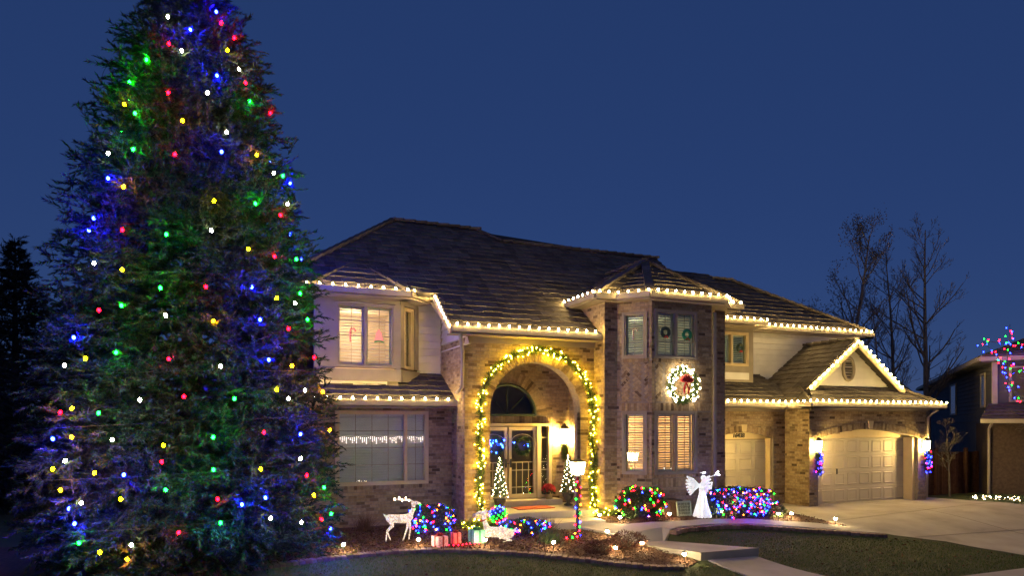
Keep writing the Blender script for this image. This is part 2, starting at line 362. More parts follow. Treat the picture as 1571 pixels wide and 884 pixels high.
# walk: porch slab, curved path to the drive, stepped slabs towards the pavement
WALK = [(7.95, 14.95), (8.2, 13.95), (8.3, 13.4), (9.32, 13.3), (9.86, 13.5), (10.86, 13.55), (11.96, 13.42), (14.1, 12.8), (15.3, 12.3), (14.76, 12.98), (13.02, 13.43), (12.23, 13.69), (10.97, 13.88), (9.78, 13.85), (9.1, 14.0), (8.75, 14.3), (8.6, 15.0)]
sheet('garden_walk', WALK, .05, 'concrete', .25, thick=.2)
mb = MB(); mb.prism([(x, y, -.13) for x, y in [(8.38, 13.34), (9.34, 13.30), (10.70, 11.72), (9.2, 11.78)]], (0, 0, -.3)); tag(obj('walk_slab', mb, 'concrete'), kind='structure')
sheet('walk_slab', [(9.35, 11.74), (10.6, 11.69), (11.1, 9.12), (9.6, 9.12)], .03, 'concrete', .3, thick=.1)
def paver_row(label, pts, w, d, off, proud):
    t = thing('paver_edging', label, 'edging', (*pts[0], zt(*pts[0])))
    P = [Vector((x, y, 0)) for x, y in pts]; c = along(P, w + .012, .05)
    me = mesh_of('paver', MB().box(-w / 2, w / 2, -d / 2, d / 2, -.08, .0).box(-w / 2 + .006, w / 2 - .006, -d / 2 + .006, d / 2 - .006, -.01, .006), 'paver')
    for i, p in enumerate(c[:-1]):
        q = c[i + 1] - p
        inst('paver', me, (p.x, p.y, zt(p.x, p.y) + proud + random.uniform(-.008, .008)), t, (random.uniform(-.03, .03), random.uniform(-.03, .03), math.atan2(q.y, q.x) + random.uniform(-.05, .05)))
paver_row('curved brick paver edging between lawn and mulch bed', EDGE, .105, .24, 0, .05)
paver_row('curved row of brick pavers along lawn side of garden walk', [(9.36, 13.2), (9.86, 13.38), (10.86, 13.43), (11.96, 13.30), (14.1, 12.66), (15.3, 12.12)], .1, .2, 0, .06)

# ================================================================ the house
HL = 'two storey brick and siding house with arched entry, brick tower bay and garages'
house = thing('brick_house', HL, 'house', (10, 17, 0))
Zv = Vector((0, 0, 1)); BH, BL, JT = .068, .205, .011
brick_single = [0]; BRICKME = {}
def clip(poly, rect):
    u0, u1, z0, z1 = rect
    for ax_, lim, sg in ((0, u0, 1), (0, u1, -1), (1, z0, 1), (1, z1, -1)):
        out = []
        for i in range(len(poly)):
            a = poly[i]; b = poly[(i + 1) % len(poly)]; da = sg * (a[ax_] - lim); db = sg * (b[ax_] - lim)
            if da >= 0: out.append(a)
            if da * db < 0: t = da / (da - db); out.append((a[0] + (b[0] - a[0]) * t, a[1] + (b[1] - a[1]) * t))
        poly = out
        if len(poly) < 3: return []
    return poly
def frame(O, ud):
    O = Vector(O); ud = Vector(ud).normalized(); n = Vector((ud.y, -ud.x, 0))   # outward = right-hand side looking along ud
    return O, ud, n, (lambda u, z, off=0.: O + ud * u + Zv * z + n * off)
def wall_slab(mb, pt, outer, holes, depth):
    loops = [outer] + holes
    vs = [p for l in loops for p in l]
    tri = tessellate_polygon([[Vector((u, z, 0)) for u, z in l] for l in loops])
    mb.add([pt(u, z) for u, z in vs], [tuple(t) for t in tri])
    for l in loops:
        k = len(l); mb.add([pt(u, z) for u, z in l] + [pt(u, z, -depth) for u, z in l], [(i, (i + 1) % k, k + (i + 1) % k, k + i) for i in range(k)])
def brick_wall(O, ud, u1, z0, z1, rects=(), arches=(), skip=(), depth=.12, singles=0, extra=None, label=None, slab=True):
    """rects: openings (u0,u1,z0,z1); arches: opening outlines [(u,z)..]; skip: areas laid in another bond"""
    O, ud, n, pt = frame(O, ud)
    holes = [[(a, c), (b, c), (b, d), (a, d)] for a, b, c, d in rects] + [list(a) for a in arches]
    mb = MB(); wall_slab(mb, pt, [(0, z0), (u1, z0), (u1, z1), (0, z1)], holes, depth)
    w = obj('wall', mb, 'mortar', house)
    if label: w['label'] = label
    mb = MB(); row = 0; z = z0; rot = math.atan2(ud.y, ud.x)
    if 'b' not in BRICKME: BRICKME['b'] = mesh_of('brick', MB().box(0, BL, -.009, .02, 0, BH), 'brick')
    full = []
    while z < z1 - .01:
        u = -random.uniform(0, .03) - (BL + JT) * (.5 if row % 2 else 0)
        while u < u1:
            segs = [(max(u, 0), min(u + BL, u1))]; zz1 = min(z + BH, z1)
            for a, b, c, d in list(rects) + list(skip):
                if min(zz1, d) - max(z, c) > .3 * BH:
                    ns = []
                    for s0, s1 in segs:
                        if s1 <= a or s0 >= b: ns.append((s0, s1)); continue
                        if s0 < a: ns.append((s0, a))
                        if s1 > b: ns.append((b, s1))
                    segs = ns
            for s0, s1 in segs:
                if s1 - s0 < .02: continue
                if any(inside(((s0 + s1) / 2, (z + zz1) / 2), a) or inside((s0, zz1), a) or inside((s1, zz1), a) for a in arches): continue
                if s1 - s0 > BL - 1e-4 and zz1 - z > BH - 1e-4: full.append((s0, z))
                else: mb.prism([pt(s0, z, .008), pt(s1, z, .008), pt(s1, zz1, .008), pt(s0, zz1, .008)], -n * .02)
            u += BL + JT
        z += BH + JT; row += 1
    random.shuffle(full) if False else None
    full.sort(key=lambda q: (abs(q[1] - 2.6) > 1.8, q[1]))
    for i, (s0, zz) in enumerate(full):
        if i < singles: inst('brick', BRICKME['b'], pt(s0, zz), w, (0, 0, rot)); brick_single[0] += 1
        else:
            j = random.uniform(.006, .011); mb.prism([pt(s0, zz, j), pt(s0 + BL, zz, j), pt(s0 + BL, zz + BH, j), pt(s0, zz + BH, j)], -n * .02)
    if extra: extra(mb, pt, n)
    if mb.v: tag(obj('brickwork', mb, 'brick', w), kind='stuff')
    return w
def soldiers(mb, pt, n, u0, u1, z0, z1, off=.016, bw=.068):
    u = u0
    while u < u1 - .02:
        e = min(u + bw, u1); mb.prism([pt(u, z0, off), pt(e, z0, off), pt(e, z1, off), pt(u, z1, off)], -n * .03); u += bw + .011
def vouss(mb, pt, n, uc, zc, r0, r1, a0, a1, off=.02, dep=.14, w=.075):
    k = max(3, int(abs(a1 - a0) * (r0 + r1) / 2 / (w + .01)))
    for i in range(k):
        t0 = a0 + (a1 - a0) * (i + .07) / k; t1 = a0 + (a1 - a0) * (i + .93) / k; o2 = off + random.uniform(-.003, .003)
        mb.prism([pt(uc + r * math.cos(t), zc + r * math.sin(t), o2) for r, t in ((r0, t0), (r1, t0), (r1, t1), (r0, t1))], -n * dep)
def herring(mb, pt, n, rect, off=.009):
    u0, u1, z0, z1 = rect; L, Wd = .21, .068; c = math.cos(R_(45)); s_ = c
    cu, cz = (u0 + u1) / 2, (z0 + z1) / 2; p = .079
    for i in range(-40, 40):
        for j in range(-14, 14):
            for hv in (0, 1):
                a, b = (i * p + j * 2 * p * 1.36, i * p - j * 2 * p * 1.36) if hv == 0 else (i * p + j * 2 * p * 1.36 + L + .011 - .0, i * p - j * 2 * p * 1.36 - (L - Wd) * 0)
                q = [(a, b), (a + L, b), (a + L, b + Wd), (a, b + Wd)] if hv == 0 else [(a, b), (a + Wd, b), (a + Wd, b + L), (a, b + L)]
                q = [(cu + x * c - y * s_, cz + x * s_ + y * c) for x, y in q]
                if all(x < u0 or x > u1 or y < z0 or y > z1 for x, y in q) : continue
                q = clip(q, rect)
                if len(q) >= 3: mb.prism([pt(x, y, off + random.uniform(-.002, .003)) for x, y in q], -n * .02)
def arc_outline(uc, hw, z0, zs, rise, k=24):
    """opening outline with segmental/round head"""
    if abs(rise - hw) < 1e-6: R, zc = hw, zs
    else: R = hw * hw / 2 / rise + rise / 2; zc = zs + rise - R
    a = math.asin(min(1, hw / R))
    return [(uc - hw, z0), (uc + hw, z0)] + [(uc + R * math.sin(a - 2 * a * i / k), zc + R * math.cos(a - 2 * a * i / k)) for i in range(k + 1)], R, zc, a

SLAT = {}
def window(O, ud, u0, u1, z0, z1, sashes=1, grid=(2, 4), mat='trim', tilt=.5, slat_rows=18, fw=.06, off=.015, glass='glass', label=None, shut=True, pitch=None):
    O, ud, n, pt = frame(O, ud); rot = math.atan2(ud.y, ud.x)
    def bar(mb, a, b, c, d, o0, o1):
        mb.add([pt(u, z, o) for o in (o0, o1) for u, z in ((a, c), (b, c), (b, d), (a, d))], [(0, 1, 2, 3), (7, 6, 5, 4), (0, 4, 5, 1), (1, 5, 6, 2), (2, 6, 7, 3), (3, 7, 4, 0)])
    w = MB()
    for a, b, c, d in ((u0, u0 + fw, z0, z1), (u1 - fw, u1, z0, z1), (u0 + fw, u1 - fw, z0, z0 + fw), (u0 + fw, u1 - fw, z1 - fw, z1)): bar(w, a, b, c, d, -.11, off + .02)
    sw = (u1 - u0 - 2 * fw) / sashes if not isinstance(sashes, list) else None
    edges = [u0 + fw + i * sw for i in range(sashes + 1)] if sw else [u0 + fw + (u1 - u0 - 2 * fw) * q for q in sashes]
    for e in edges[1:-1]: bar(w, e - .035, e + .035, z0 + fw, z1 - fw, -.11, off + .012)
    W_ = obj('window', w, mat, house)
    if label: W_['label'] = label
    for si, (a, b) in enumerate(zip(edges, edges[1:])):
        gd = grid[si] if isinstance(grid, list) else grid
        a += .03; b -= .03; c = z0 + fw + .02; d = z1 - fw - .02
        f = MB()
        for q in ((a - .03, a + .012, c - .02, d + .02), (b - .012, b + .03, c - .02, d + .02), (a + .012, b - .012, c - .02, c + .012), (a + .012, b - .012, d - .012, d + .02)): bar(f, *q, -.09, off)
        obj('sash', f, mat, W_)
        p = MB(); bar(p, a, b, c, d, -.062, -.056); obj('pane', p, glass, W_)
        if gd:
            f = MB()
            for i in range(1, gd[0]): x = a + (b - a) * i / gd[0]; bar(f, x - .008, x + .008, c, d, -.055, -.042)
            for j in range(1, gd[1]): y = c + (d - c) * j / gd[1]; bar(f, a, b, y - .008, y + .008, -.054, -.043)
            obj('muntin', f, 'trim', W_)
        if shut:
            f = MB()
            for q in ((a, a + .05, c, d), (b - .05, b, c, d), (a + .05, b - .05, c, c + .06), (a + .05, b - .05, d - .06, d)): bar(f, *q, -.15, -.125)
            obj('shutter_frame', f, 'shutter', W_)
            L = b - a - .1; key = round(L, 3), round(tilt, 2)
            if key not in SLAT: SLAT[key] = mesh_of('slat', MB().box(0, L, -.036, .036, -.005, .005), 'shutter')
            for j in range(slat_rows):
                zz = c + .06 + (d - c - .12) * (j + .5) / slat_rows
                inst('slat', SLAT[key], pt(a + .05, zz, -.138), W_, (tilt + random.uniform(-.06, .06), 0, rot))
    return W_
def room(x0, x1, y0, y1, z0, z1, energy, col, name='room_interior'):
    mb = MB(); mb.add([(x, y, z) for z in (z0, z1) for y in (y0, y1) for x in (x0, x1)], [(2, 6, 7, 3), (0, 4, 6, 2), (1, 3, 7, 5), (0, 2, 3, 1), (4, 5, 7, 6)])
    o = obj(name, mb, 'room', house)
    if energy:
        l = bpy.data.lights.new('room_light', 'POINT'); l.energy = energy; l.color = col; l.shadow_soft_size = .12
        lo = bpy.data.objects.new('room_light', l); COL.objects.link(lo); lo.parent = o
        lo.location = Vector(((x0 + x1) / 2, y0 * .4 + y1 * .6, z1 - .5)) - wloc(o)
    return o
def part(name, mat, fn, parent=None, smooth=False, label=None):
    mb = MB(); fn(mb); o = obj(name, mb, mat, parent or house, smooth)
    if label: o['label'] = label
    return o

# --- left wing, lower brick wall with wide window
brick_wall((-.6, 17.2, 0), (1, 0, 0), 6.02, -.15, 3.1, rects=[(3.02, 5.38, 1.04, 2.92)], depth=.2,
           extra=lambda mb, pt, n: (soldiers(mb, pt, n, 2.45, 5.43, .94, 1.035, .03), soldiers(mb, pt, n, 5.4, 6.0, 2.93, 3.09)), skip=[(2.45, 5.43, .94, 1.04), (5.4, 6.0, 2.93, 3.1)])
window((-.6, 17.2, 0), (1, 0, 0), 3.02, 5.38, 1.04, 2.92, [0, .76, 1], [(4, 4), (2, 4)], 'cream', 1.0, 23, glass='glass', label='wide lower window with closed pale shutters')
room(1.9, 4.9, 17.42, 20.5, .4, 2.98, 60, (.9, .92, .95))  # lamp added to brighten the shutters, otherwise lit only from outside
# --- upper left: bay on taupe frame, siding beside it
def bay(mb):
    pl = [(2.2, 17.5), (4.1, 17.5), (4.72, 18.15)]
    mb.beam((2.0, 17.5, 3.83), (4.12, 17.5, 3.83), .16, .30); mb.beam((4.1, 17.5, 3.83), (4.74, 18.16, 3.83), .16, .30)
    mb.beam((2.0, 17.53, 5.79), (4.1, 17.53, 5.79), .10, .22); mb.beam((4.1, 17.53, 5.79), (4.72, 18.16, 5.79), .10, .22)
    mb.box(3.98, 4.12, 17.47, 17.6, 3.98, 5.68); mb.box(1.95, 2.45, 17.47, 17.6, 3.98, 5.68)
    mb.beam((4.09, 17.52, 4.9), (4.22, 17.66, 4.9), .1, 1.7); mb.beam((4.60, 18.02, 4.9), (4.73, 18.16, 4.9), .1, 1.7)
part('bay_frame', 'trim', bay)
part('bay_skirt', 'white', lambda mb: (mb.box(1.2, 3.78, 17.52, 17.62, 3.3, 3.70), mb.beam((4.12, 17.66, 3.5), (4.7, 18.24, 3.5), .08, .42)))
part('bay_post', 'trim', lambda mb: mb.box(3.79, 4.06, 17.50, 17.62, 3.3, 3.68))
window((2.45, 17.5, 0), (1, 0, 0), 0, 1.54, 4.02, 5.66, 2, (2, 4), 'trim', .25, 17, label='lit upper window with candy cane and bell decorations')
window((4.2, 17.63, 0), (1, 1, 0), .03, .52, 4.02, 5.66, 1, (2, 4), 'cream', .9, 17, label='narrow angled side window of the bay')
room(2.2, 4.25, 17.72, 20, 4.0, 5.7, 90, (1, .68, .42))
def siding(O, ud, u1, z0, z1, h=.19, mat='siding', poly=None, parent=house):
    O, ud, n, pt = frame(O, ud); z = z0
    while z < z1 - .02:
        e = min(z + h, z1); a, b = 0, u1
        if poly: a, b = poly(z); a2, b2 = poly(e)
        else: a2, b2 = a, b
        if b - a > .02:
            if b2 <= a2: a2 = b2 = (a + b) / 2
            m = MB(); m.add([pt(a, z, .045), pt(b, z, .045), pt(b2, e, .006), pt(a2, e, .006), pt(a, z, -.01), pt(b, z, -.01)], [(0, 1, 2, 3), (0, 4, 5, 1)]); obj('siding_board', m, mat, parent)
        z = e
siding((4.74, 18.2, 0), (1, 0, 0), .72, 3.85, 5.85, .2)
part('corner_board', 'trim', lambda mb: mb.box(5.40, 5.62, 18.12, 18.3, 3.9, 5.9))
siding((5.45, 18.12, 0), (0, -1, 0), 1.9, 4.55, 5.9, .2, poly=lambda z: (0, 18.12 - 15.95 - (z + .22 - 4.93) / .75))
# --- porch block
PXL, PXR, PY = 5.42, 9.1, 16.15
AO, AR, AZ, AA = arc_outline(7.38 - PXL, 1.29, -.15, 2.90, 1.29)
def porch_extra(mb, pt, n):
    vouss(mb, pt, n, 7.38 - PXL, 2.90, 1.29, 1.51, 0, math.pi, .03, .3)
    for s in (-1, 1):
        z = .0
        while z < 2.86: uu = 7.38 - PXL + s * 1.40; mb.prism([pt(uu - .11, z, .03), pt(uu + .11, z, .03), pt(uu + .11, z + .068, .03), pt(uu - .11, z + .068, .03)], -n * .2); z += .079
brick_wall((PXL, PY, 0), (1, 0, 0), PXR - PXL, -.15, 4.80, arches=[AO], depth=.34, singles=170, extra=porch_extra, label='entry wall with tall brick arch')
brick_wall((PXL, 18.25, 0), (0, -1, 0), 18.25 - PY, -.15, 4.72, depth=.1)
brick_wall((5.72, 17.5, 0), (1, 0, 0), 3.3, .3, 4.5, rects=[(.06, 2.72, .5, 2.60)], arches=[arc_outline(7.1 - 5.72, .86, 2.82, 2.83, .86)[0]], depth=.2,
           extra=lambda mb, pt, n: (vouss(mb, pt, n, 7.1 - 5.72, 2.83, .88, 1.22, 0, math.pi, .02), soldiers(mb, pt, n, 0.02, 2.8, 2.61, 2.8, .02)), skip=[(0.0, 2.8, 2.6, 2.81)])
brick_wall((9.0, 16.5, 0), (0, 1, 0), 1.0, .3, 4.5, depth=.05) if False else None
O_, u_, n_, pt_ = frame((9.02, 17.5, 0), (0, -1, 0))
brick_wall((9.02, 17.5, 0), (0, -1, 0), 1.0, .3, 4.5, depth=.05)
part('porch_ceiling', 'white', lambda mb: mb.box(5.6, 9.02, 16.48, 17.5, 4.32, 4.36))
# fanlight
def fan(mb):
    c = Vector((7.1, 17.44, 2.83))
    pts = [c + Vector((.84 * math.cos(t), 0, .84 * math.sin(t))) for t in np.linspace(0, math.pi, 25)]
    mb.tube(pts, .045, 6); mb.beam(c + Vector((-.84, 0, 0)), c + Vector((.84, 0, 0)), .06, .06)
fl = part('fanlight', 'green_trim', fan)
part('spoke', 'green_trim', lambda mb: [mb.beam((7.1, 17.46, 2.85), (7.1 + .82 * math.cos(t), 17.46, 2.85 + .82 * math.sin(t)), .018, .018) for t in (R_(45), R_(90), R_(135))], fl)
part('pane', 'glass', lambda mb: mb.add([(7.1, 17.5, 2.83)] + [(7.1 + .84 * math.cos(t), 17.5, 2.83 + .84 * math.sin(t)) for t in np.linspace(0, math.pi, 25)], [(0, i, i + 1) for i in range(1, 25)]), fl)
# door unit: two storm doors with side light
def leafdoor(x0, x1, hinge):
    d = part('storm_door', 'cream', lambda mb: (mb.box(x0, x0 + .09, 17.40, 17.47, .52, 2.50), mb.box(x1 - .09, x1, 17.40, 17.47, .52, 2.50), mb.box(x0 + .09, x1 - .09, 17.40, 17.47, .52, .64), mb.box(x0 + .09, x1 - .09, 17.40, 17.47, 2.40, 2.50)))
    part('pane', 'glass', lambda mb: mb.box(x0 + .09, x1 - .09, 17.432, 17.438, .64, 2.40), d)
    def grid(mb):
        for z in (1.30, 1.52): mb.box(x0 + .09, x1 - .09, 17.415, 17.43, z - .011, z + .011)
        for k in (.22, .5, .78):
            x = x0 + .09 + (x1 - x0 - .18) * k; mb.box(x - .008, x + .008, 17.414, 17.429, .64, 1.52)
        mb.box(x0 + .09, x1 - .09, 17.415, 17.43, .82, .84)
        pts = [(x0 + .09 + (x1 - x0 - .18) * (.5 - .5 * math.cos(t)), 17.42, 2.10 + .2 * math.sin(t)) for t in np.linspace(0, math.pi, 13)]; mb.tube(pts, .009, 4)
    part('grille', 'cream', grid, d)
    part('handle', 'black', lambda mb: (mb.box(hinge - .02, hinge + .02, 17.36, 17.40, 1.38, 1.62), mb.tube([(hinge, 17.36, 1.5), (hinge, 17.33, 1.5), (hinge + .08, 17.33, 1.5)], .012, 6)), d)
leafdoor(6.24, 7.08, 7.03); leafdoor(7.12, 7.96, 7.17)
def dframe(mb):
    for a, b in ((5.80, 5.88), (6.15, 6.23), (7.97, 8.09), (8.33, 8.42)): mb.box(a, b, 17.36, 17.52, .5, 2.52)
    mb.box(5.80, 8.42, 17.36, 17.52, 2.525, 2.60)
    for a, b in ((5.88, 6.15), (8.09, 8.33)):
        mb.box(a, b, 17.42, 17.46, .52, .64)
        for z in (1.30, 1.52, 2.2): mb.box(a, b, 17.42, 17.44, z - .012, z + .012)
part('door_frame', 'cream', dframe)
for q, e in ((8.09, 8.33), (5.88, 6.15)): part('side_light', 'glass', lambda mb: mb.box(q, e, 17.45, 17.455, .64, 2.52))
for q, e, w in ((6.1, 7.09, 17.62), (7.11, 8.1, 17.62), (8.1, 8.5, 17.9), (5.7, 6.1, 17.9)): part('inner_door', 'darkdoor', lambda mb: mb.box(q, e, w, w + .05, .5, 2.6))
part('hall_wall', 'darkdoor', lambda mb: mb.box(5.7, 9, 18.5, 18.55, .5, 4.2))
# porch floor and steps
part('threshold_step', 'concrete', lambda mb: mb.box(5.78, 8.55, 16.95, 17.48, .2, .50))
part('porch_floor', 'concrete', lambda mb: mb.box(5.62, 9.0, 15.75, 17.48, -.2, .34))
part('front_step', 'concrete', lambda mb: mb.box(7.1, 8.72, 14.9, 15.745, -.2, .17))
# --- tower with canted bay
TZ = 5.785
TW = [(9.1, 16.6), (9.1, 15.6), (9.47, 15.6), (10.12, 14.95), (12.02, 14.95), (12.67, 15.6), (13.02, 15.6), (13.02, 18.6)]
def seg(i): a, b = TW[i], TW[i + 1]; return (a[0], a[1], 0), (b[0] - a[0], b[1] - a[1], 0), math.hypot(b[0] - a[0], b[1] - a[1])
o, d, L = seg(0); brick_wall((9.1, 17.9, 0), (0, -1, 0), 2.3, -.1, TZ, depth=.05, singles=0)
o, d, L = seg(1); brick_wall(o, d, L, -.1, TZ, depth=.05, singles=60)
o, d, L = seg(2)
LWD = (.14, .80, 1.26, 2.92); UWD = (.14, .80, 4.30, 5.52)
brick_wall(o, d, L, -.1, TZ, rects=[LWD, UWD], depth=.16, skip=[(.1, .82, 3.17, 4.20), (.06, .88, 2.93, 3.14), (.1, .84, 4.2, 4.3), (.1, .84, 1.16, 1.26)],
           extra=lambda mb, pt, n: (herring(mb, pt, n, (.1, .82, 3.17, 4.19)), soldiers(mb, pt, n, .06, .88, 2.93, 3.13), soldiers(mb, pt, n, .1, .84, 4.2, 4.295, .03), soldiers(mb, pt, n, .1, .84, 1.165, 1.255, .03)))
window(o, d, *LWD, 1, (2, 6), 'trim', .35, 21, label='narrow lit lower tower window'); window(o, d, *UWD, 1, (2, 3), 'trim', .5, 15, label='narrow upper tower window with candy cane')
o, d, L = seg(3)
LW2 = (.08, 1.42, 1.26, 2.92); UW2 = (.08, 1.42, 4.30, 5.58)
brick_wall(o, d, L, -.1, TZ, rects=[LW2, UW2], depth=.16, skip=[(.08, 1.42, 3.17, 4.20), (.04, 1.86, 2.93, 3.14), (.04, 1.5, 4.2, 4.3), (.04, 1.86, .93, 1.26)],
           extra=lambda mb, pt, n: (herring(mb, pt, n, (.08, 1.42, 3.17, 4.19)), soldiers(mb, pt, n, .04, 1.86, 2.93, 3.13), soldiers(mb, pt, n, .04, 1.5, 4.2, 4.295, .03), soldiers(mb, pt, n, .04, 1.86, .93, 1.16, .012), soldiers(mb, pt, n, .04, 1.5, 1.18, 1.255, .03)))
window(o, d, *LW2, 2, (2, 6), 'trim', .35, 21, label='lit lower double window of the tower'); window(o, d, *UW2, 2, (2, 3), 'trim', .5, 15, label='upper double tower window with two wreaths')
o, d, L = seg(4); brick_wall(o, d, L, -.1, TZ, depth=.05)
o, d, L = seg(5); brick_wall(o, d, L, -.1, TZ, depth=.05)
o, d, L = seg(6); brick_wall(o, d, L, -.1, TZ, depth=.05)
room(9.3, 12.6, 15.75, 18.2, .7, 3.0, 380, (1, .55, .22)); room(9.3, 12.6, 15.75, 18.2, 4.1, 5.65, 40, (.88, 1, .72))
part('downspout', 'gutter', lambda mb: (mb.beam((12.12, 14.94, .1), (12.12, 14.94, 5.6), .08, .06, (0, 1, 0))))
# --- single garage
G1 = arc_outline(14.92 - 13.02, 1.2, -.1, 2.12, .20); G1x = [(u, z) for u, z in G1[0]]
brick_wall((13.02, 17.0, 0), (1, 0, 0), 3.58, -.1, 3.15, arches=[G1x], depth=.3,
           extra=lambda mb, pt, n: vouss(mb, pt, n, 14.92 - 13.02, G1[2], G1[1], G1[1] + .2, math.pi / 2 - G1[3], math.pi / 2 + G1[3], .025, .2))
def garage_door(x0, x1, y, z1, cols, lab):
    d = part('garage_door', 'garage', lambda mb: [mb.box(x0, x1, y + .03, y + .07, -.02 + k * z1 / 4, (k + 1) * z1 / 4 - .026) for k in range(4)], label=lab)
    pw = (x1 - x0) / cols; ph = z1 / 4
    a, b = pw - .11, ph - .14
    mb = MB()
    mb.add([(0, 0, 0), (a, 0, 0), (a, 0, b), (0, 0, b), (.03, -.016, .03), (a - .03, -.016, .03), (a - .03, -.016, b - .03), (.03, -.016, b - .03), (.055, -.004, .055), (a - .055, -.004, .055), (a - .055, -.004, b - .055), (.055, -.004, b - .055)],
           [(0, 1, 5, 4), (1, 2, 6, 5), (2, 3, 7, 6), (3, 0, 4, 7), (4, 5, 9, 8), (5, 6, 10, 9), (6, 7, 11, 10), (7, 4, 8, 11), (8, 9, 10, 11)])
    me = mesh_of('panel', mb, 'garage')
    for r in range(4):
        for c in range(cols): inst('panel', me, (x0 + c * pw + .055, y + .028, r * ph + .055), d)
    part('handle', 'black', lambda mb: mb.beam((x0 + (x1 - x0) * .28, y, .95), (x0 + (x1 - x0) * .28, y, 1.12), .03, .03, (0, 1, 0)), d)
    return d
garage_door(13.70, 16.14, 17.25, 2.1, 4, 'single garage door')
part('garage_header', 'cream', lambda mb: mb.box(13.6, 16.2, 17.2, 17.26, 2.1, 2.42), label='pale arched panel with house number')
for q in (13.72, 16.04): part('garage_jamb', 'cream', lambda mb: mb.box(q, q + .08, 17.05, 17.3, -.05, 2.12))
fc = bpy.data.curves.new('house_number', 'FONT'); fc.body = '16438'; fc.size = .2; fc.extrude = .01; fc.shear = .15; fc.space_character = .95
fo = bpy.data.objects.new('house_number', fc); COL.objects.link(fo); bpy.context.view_layer.update()
fm = bpy.data.meshes.new_from_object(fo.evaluated_get(bpy.context.evaluated_depsgraph_get())); bpy.data.objects.remove(fo)
fm.materials.clear(); fm.materials.append(M['black']); inst('house_number', fm, (14.62, 17.17, 2.15), house, (R_(90), 0, 0))
# --- double garage
G2 = arc_outline(19.2 - 16.6, 2.24, -.1, 2.13, .28)
brick_wall((16.6, 16.0, 0), (1, 0, 0), 5.22, -.1, 3.15, arches=[G2[0]], depth=.45, singles=70,
           extra=lambda mb, pt, n: (vouss(mb, pt, n, 19.2 - 16.6, G2[2], G2[1], G2[1] + .2, math.pi / 2 - G2[3], math.pi / 2 + G2[3], .025, .2)))
brick_wall((16.6, 17.0, 0), (0, -1, 0), 1.0, -.1, 3.15, depth=.05)
part('keystone', 'cream', lambda mb: (mb.prism([(19.12, 15.95, 2.42), (19.28, 15.95, 2.42), (19.31, 15.95, 2.68), (19.09, 15.95, 2.68)], (0, .12, 0)), mb.prism([(14.85, 16.95, 2.33), (14.99, 16.95, 2.33), (15.02, 16.95, 2.56), (14.82, 16.95, 2.56)], (0, .12, 0))))
garage_door(16.98, 21.42, 16.42, 2.13, 8, 'wide double garage door')
part('garage_header', 'cream', lambda mb: mb.box(16.9, 21.5, 16.36, 16.42, 2.12, 2.5))
for q, e in ((16.97, 17.04), (21.30, 21.43)): part('garage_jamb', 'cream', lambda mb: mb.box(q, e, 16.1, 16.44, -.05, 2.13))
# --- upper right wing: window bump and siding
part('window_bump', 'trim', lambda mb: (mb.box(13.0, 14.62, 18.0, 18.1, 3.8, 5.85), mb.box(15.98, 16.2, 18.0, 18.7, 3.8, 5.85), mb.box(14.62, 15.98, 18.0, 18.1, 3.8, 4.5), mb.box(14.62, 15.98, 18.0, 18.1, 5.62, 5.85)))
part('bump_panel', 'white', lambda mb: mb.box(14.2, 16.0, 17.97, 17.99, 4.05, 4.28))
window((14.62, 18.0, 0), (1, 0, 0), 0, 1.36, 4.5, 5.62, 2, None, 'cream', .3, 14, glass='glass', label='paired upper window beside white siding')
room(14.3, 16.0, 18.2, 20, 4.4, 5.7, 6, (.6, 1, .72))
siding((16.2, 18.7, 0), (1, 0, 0), 5.4, 4.0, 5.85, .2, 'white')
# gable
GX, GZ, GP = 19.15, 5.35, .747
siding((16.6, 16.8, 0), (1, 0, 0), 5, 3.72, 5.22, .19, 'white', lambda z: (GX - 16.6 - (GZ - .1 - z) / GP, GX - 16.6 + (GZ - .1 - z) / GP))
v = part('gable_vent', 'trim', lambda mb: mb.tube([(19.1 + .24 * math.cos(t), 16.74, 4.42 + .38 * math.sin(t)) for t in np.linspace(0, 2 * math.pi, 25)], .055, 8, False), smooth=True, label='oval louvred vent')
part('vent_back', 'black', lambda mb: mb.add([(19.1, 16.76, 4.42)] + [(19.1 + .24 * math.cos(t), 16.76, 4.42 + .38 * math.sin(t)) for t in np.linspace(0, 2 * math.pi, 25)], [(0, i, i + 1) for i in range(1, 25)]), v)
for k in range(8):
    z = 4.42 - .31 + .0886 * k; w = .24 * math.sqrt(max(.05, 1 - ((z - 4.42) / .38) ** 2)); part('louvre', 'trim', lambda mb: mb.beam((19.1 - w, 16.745, z), (19.1 + w, 16.745, z), .05, .018, (0, -.6, 1)), v)

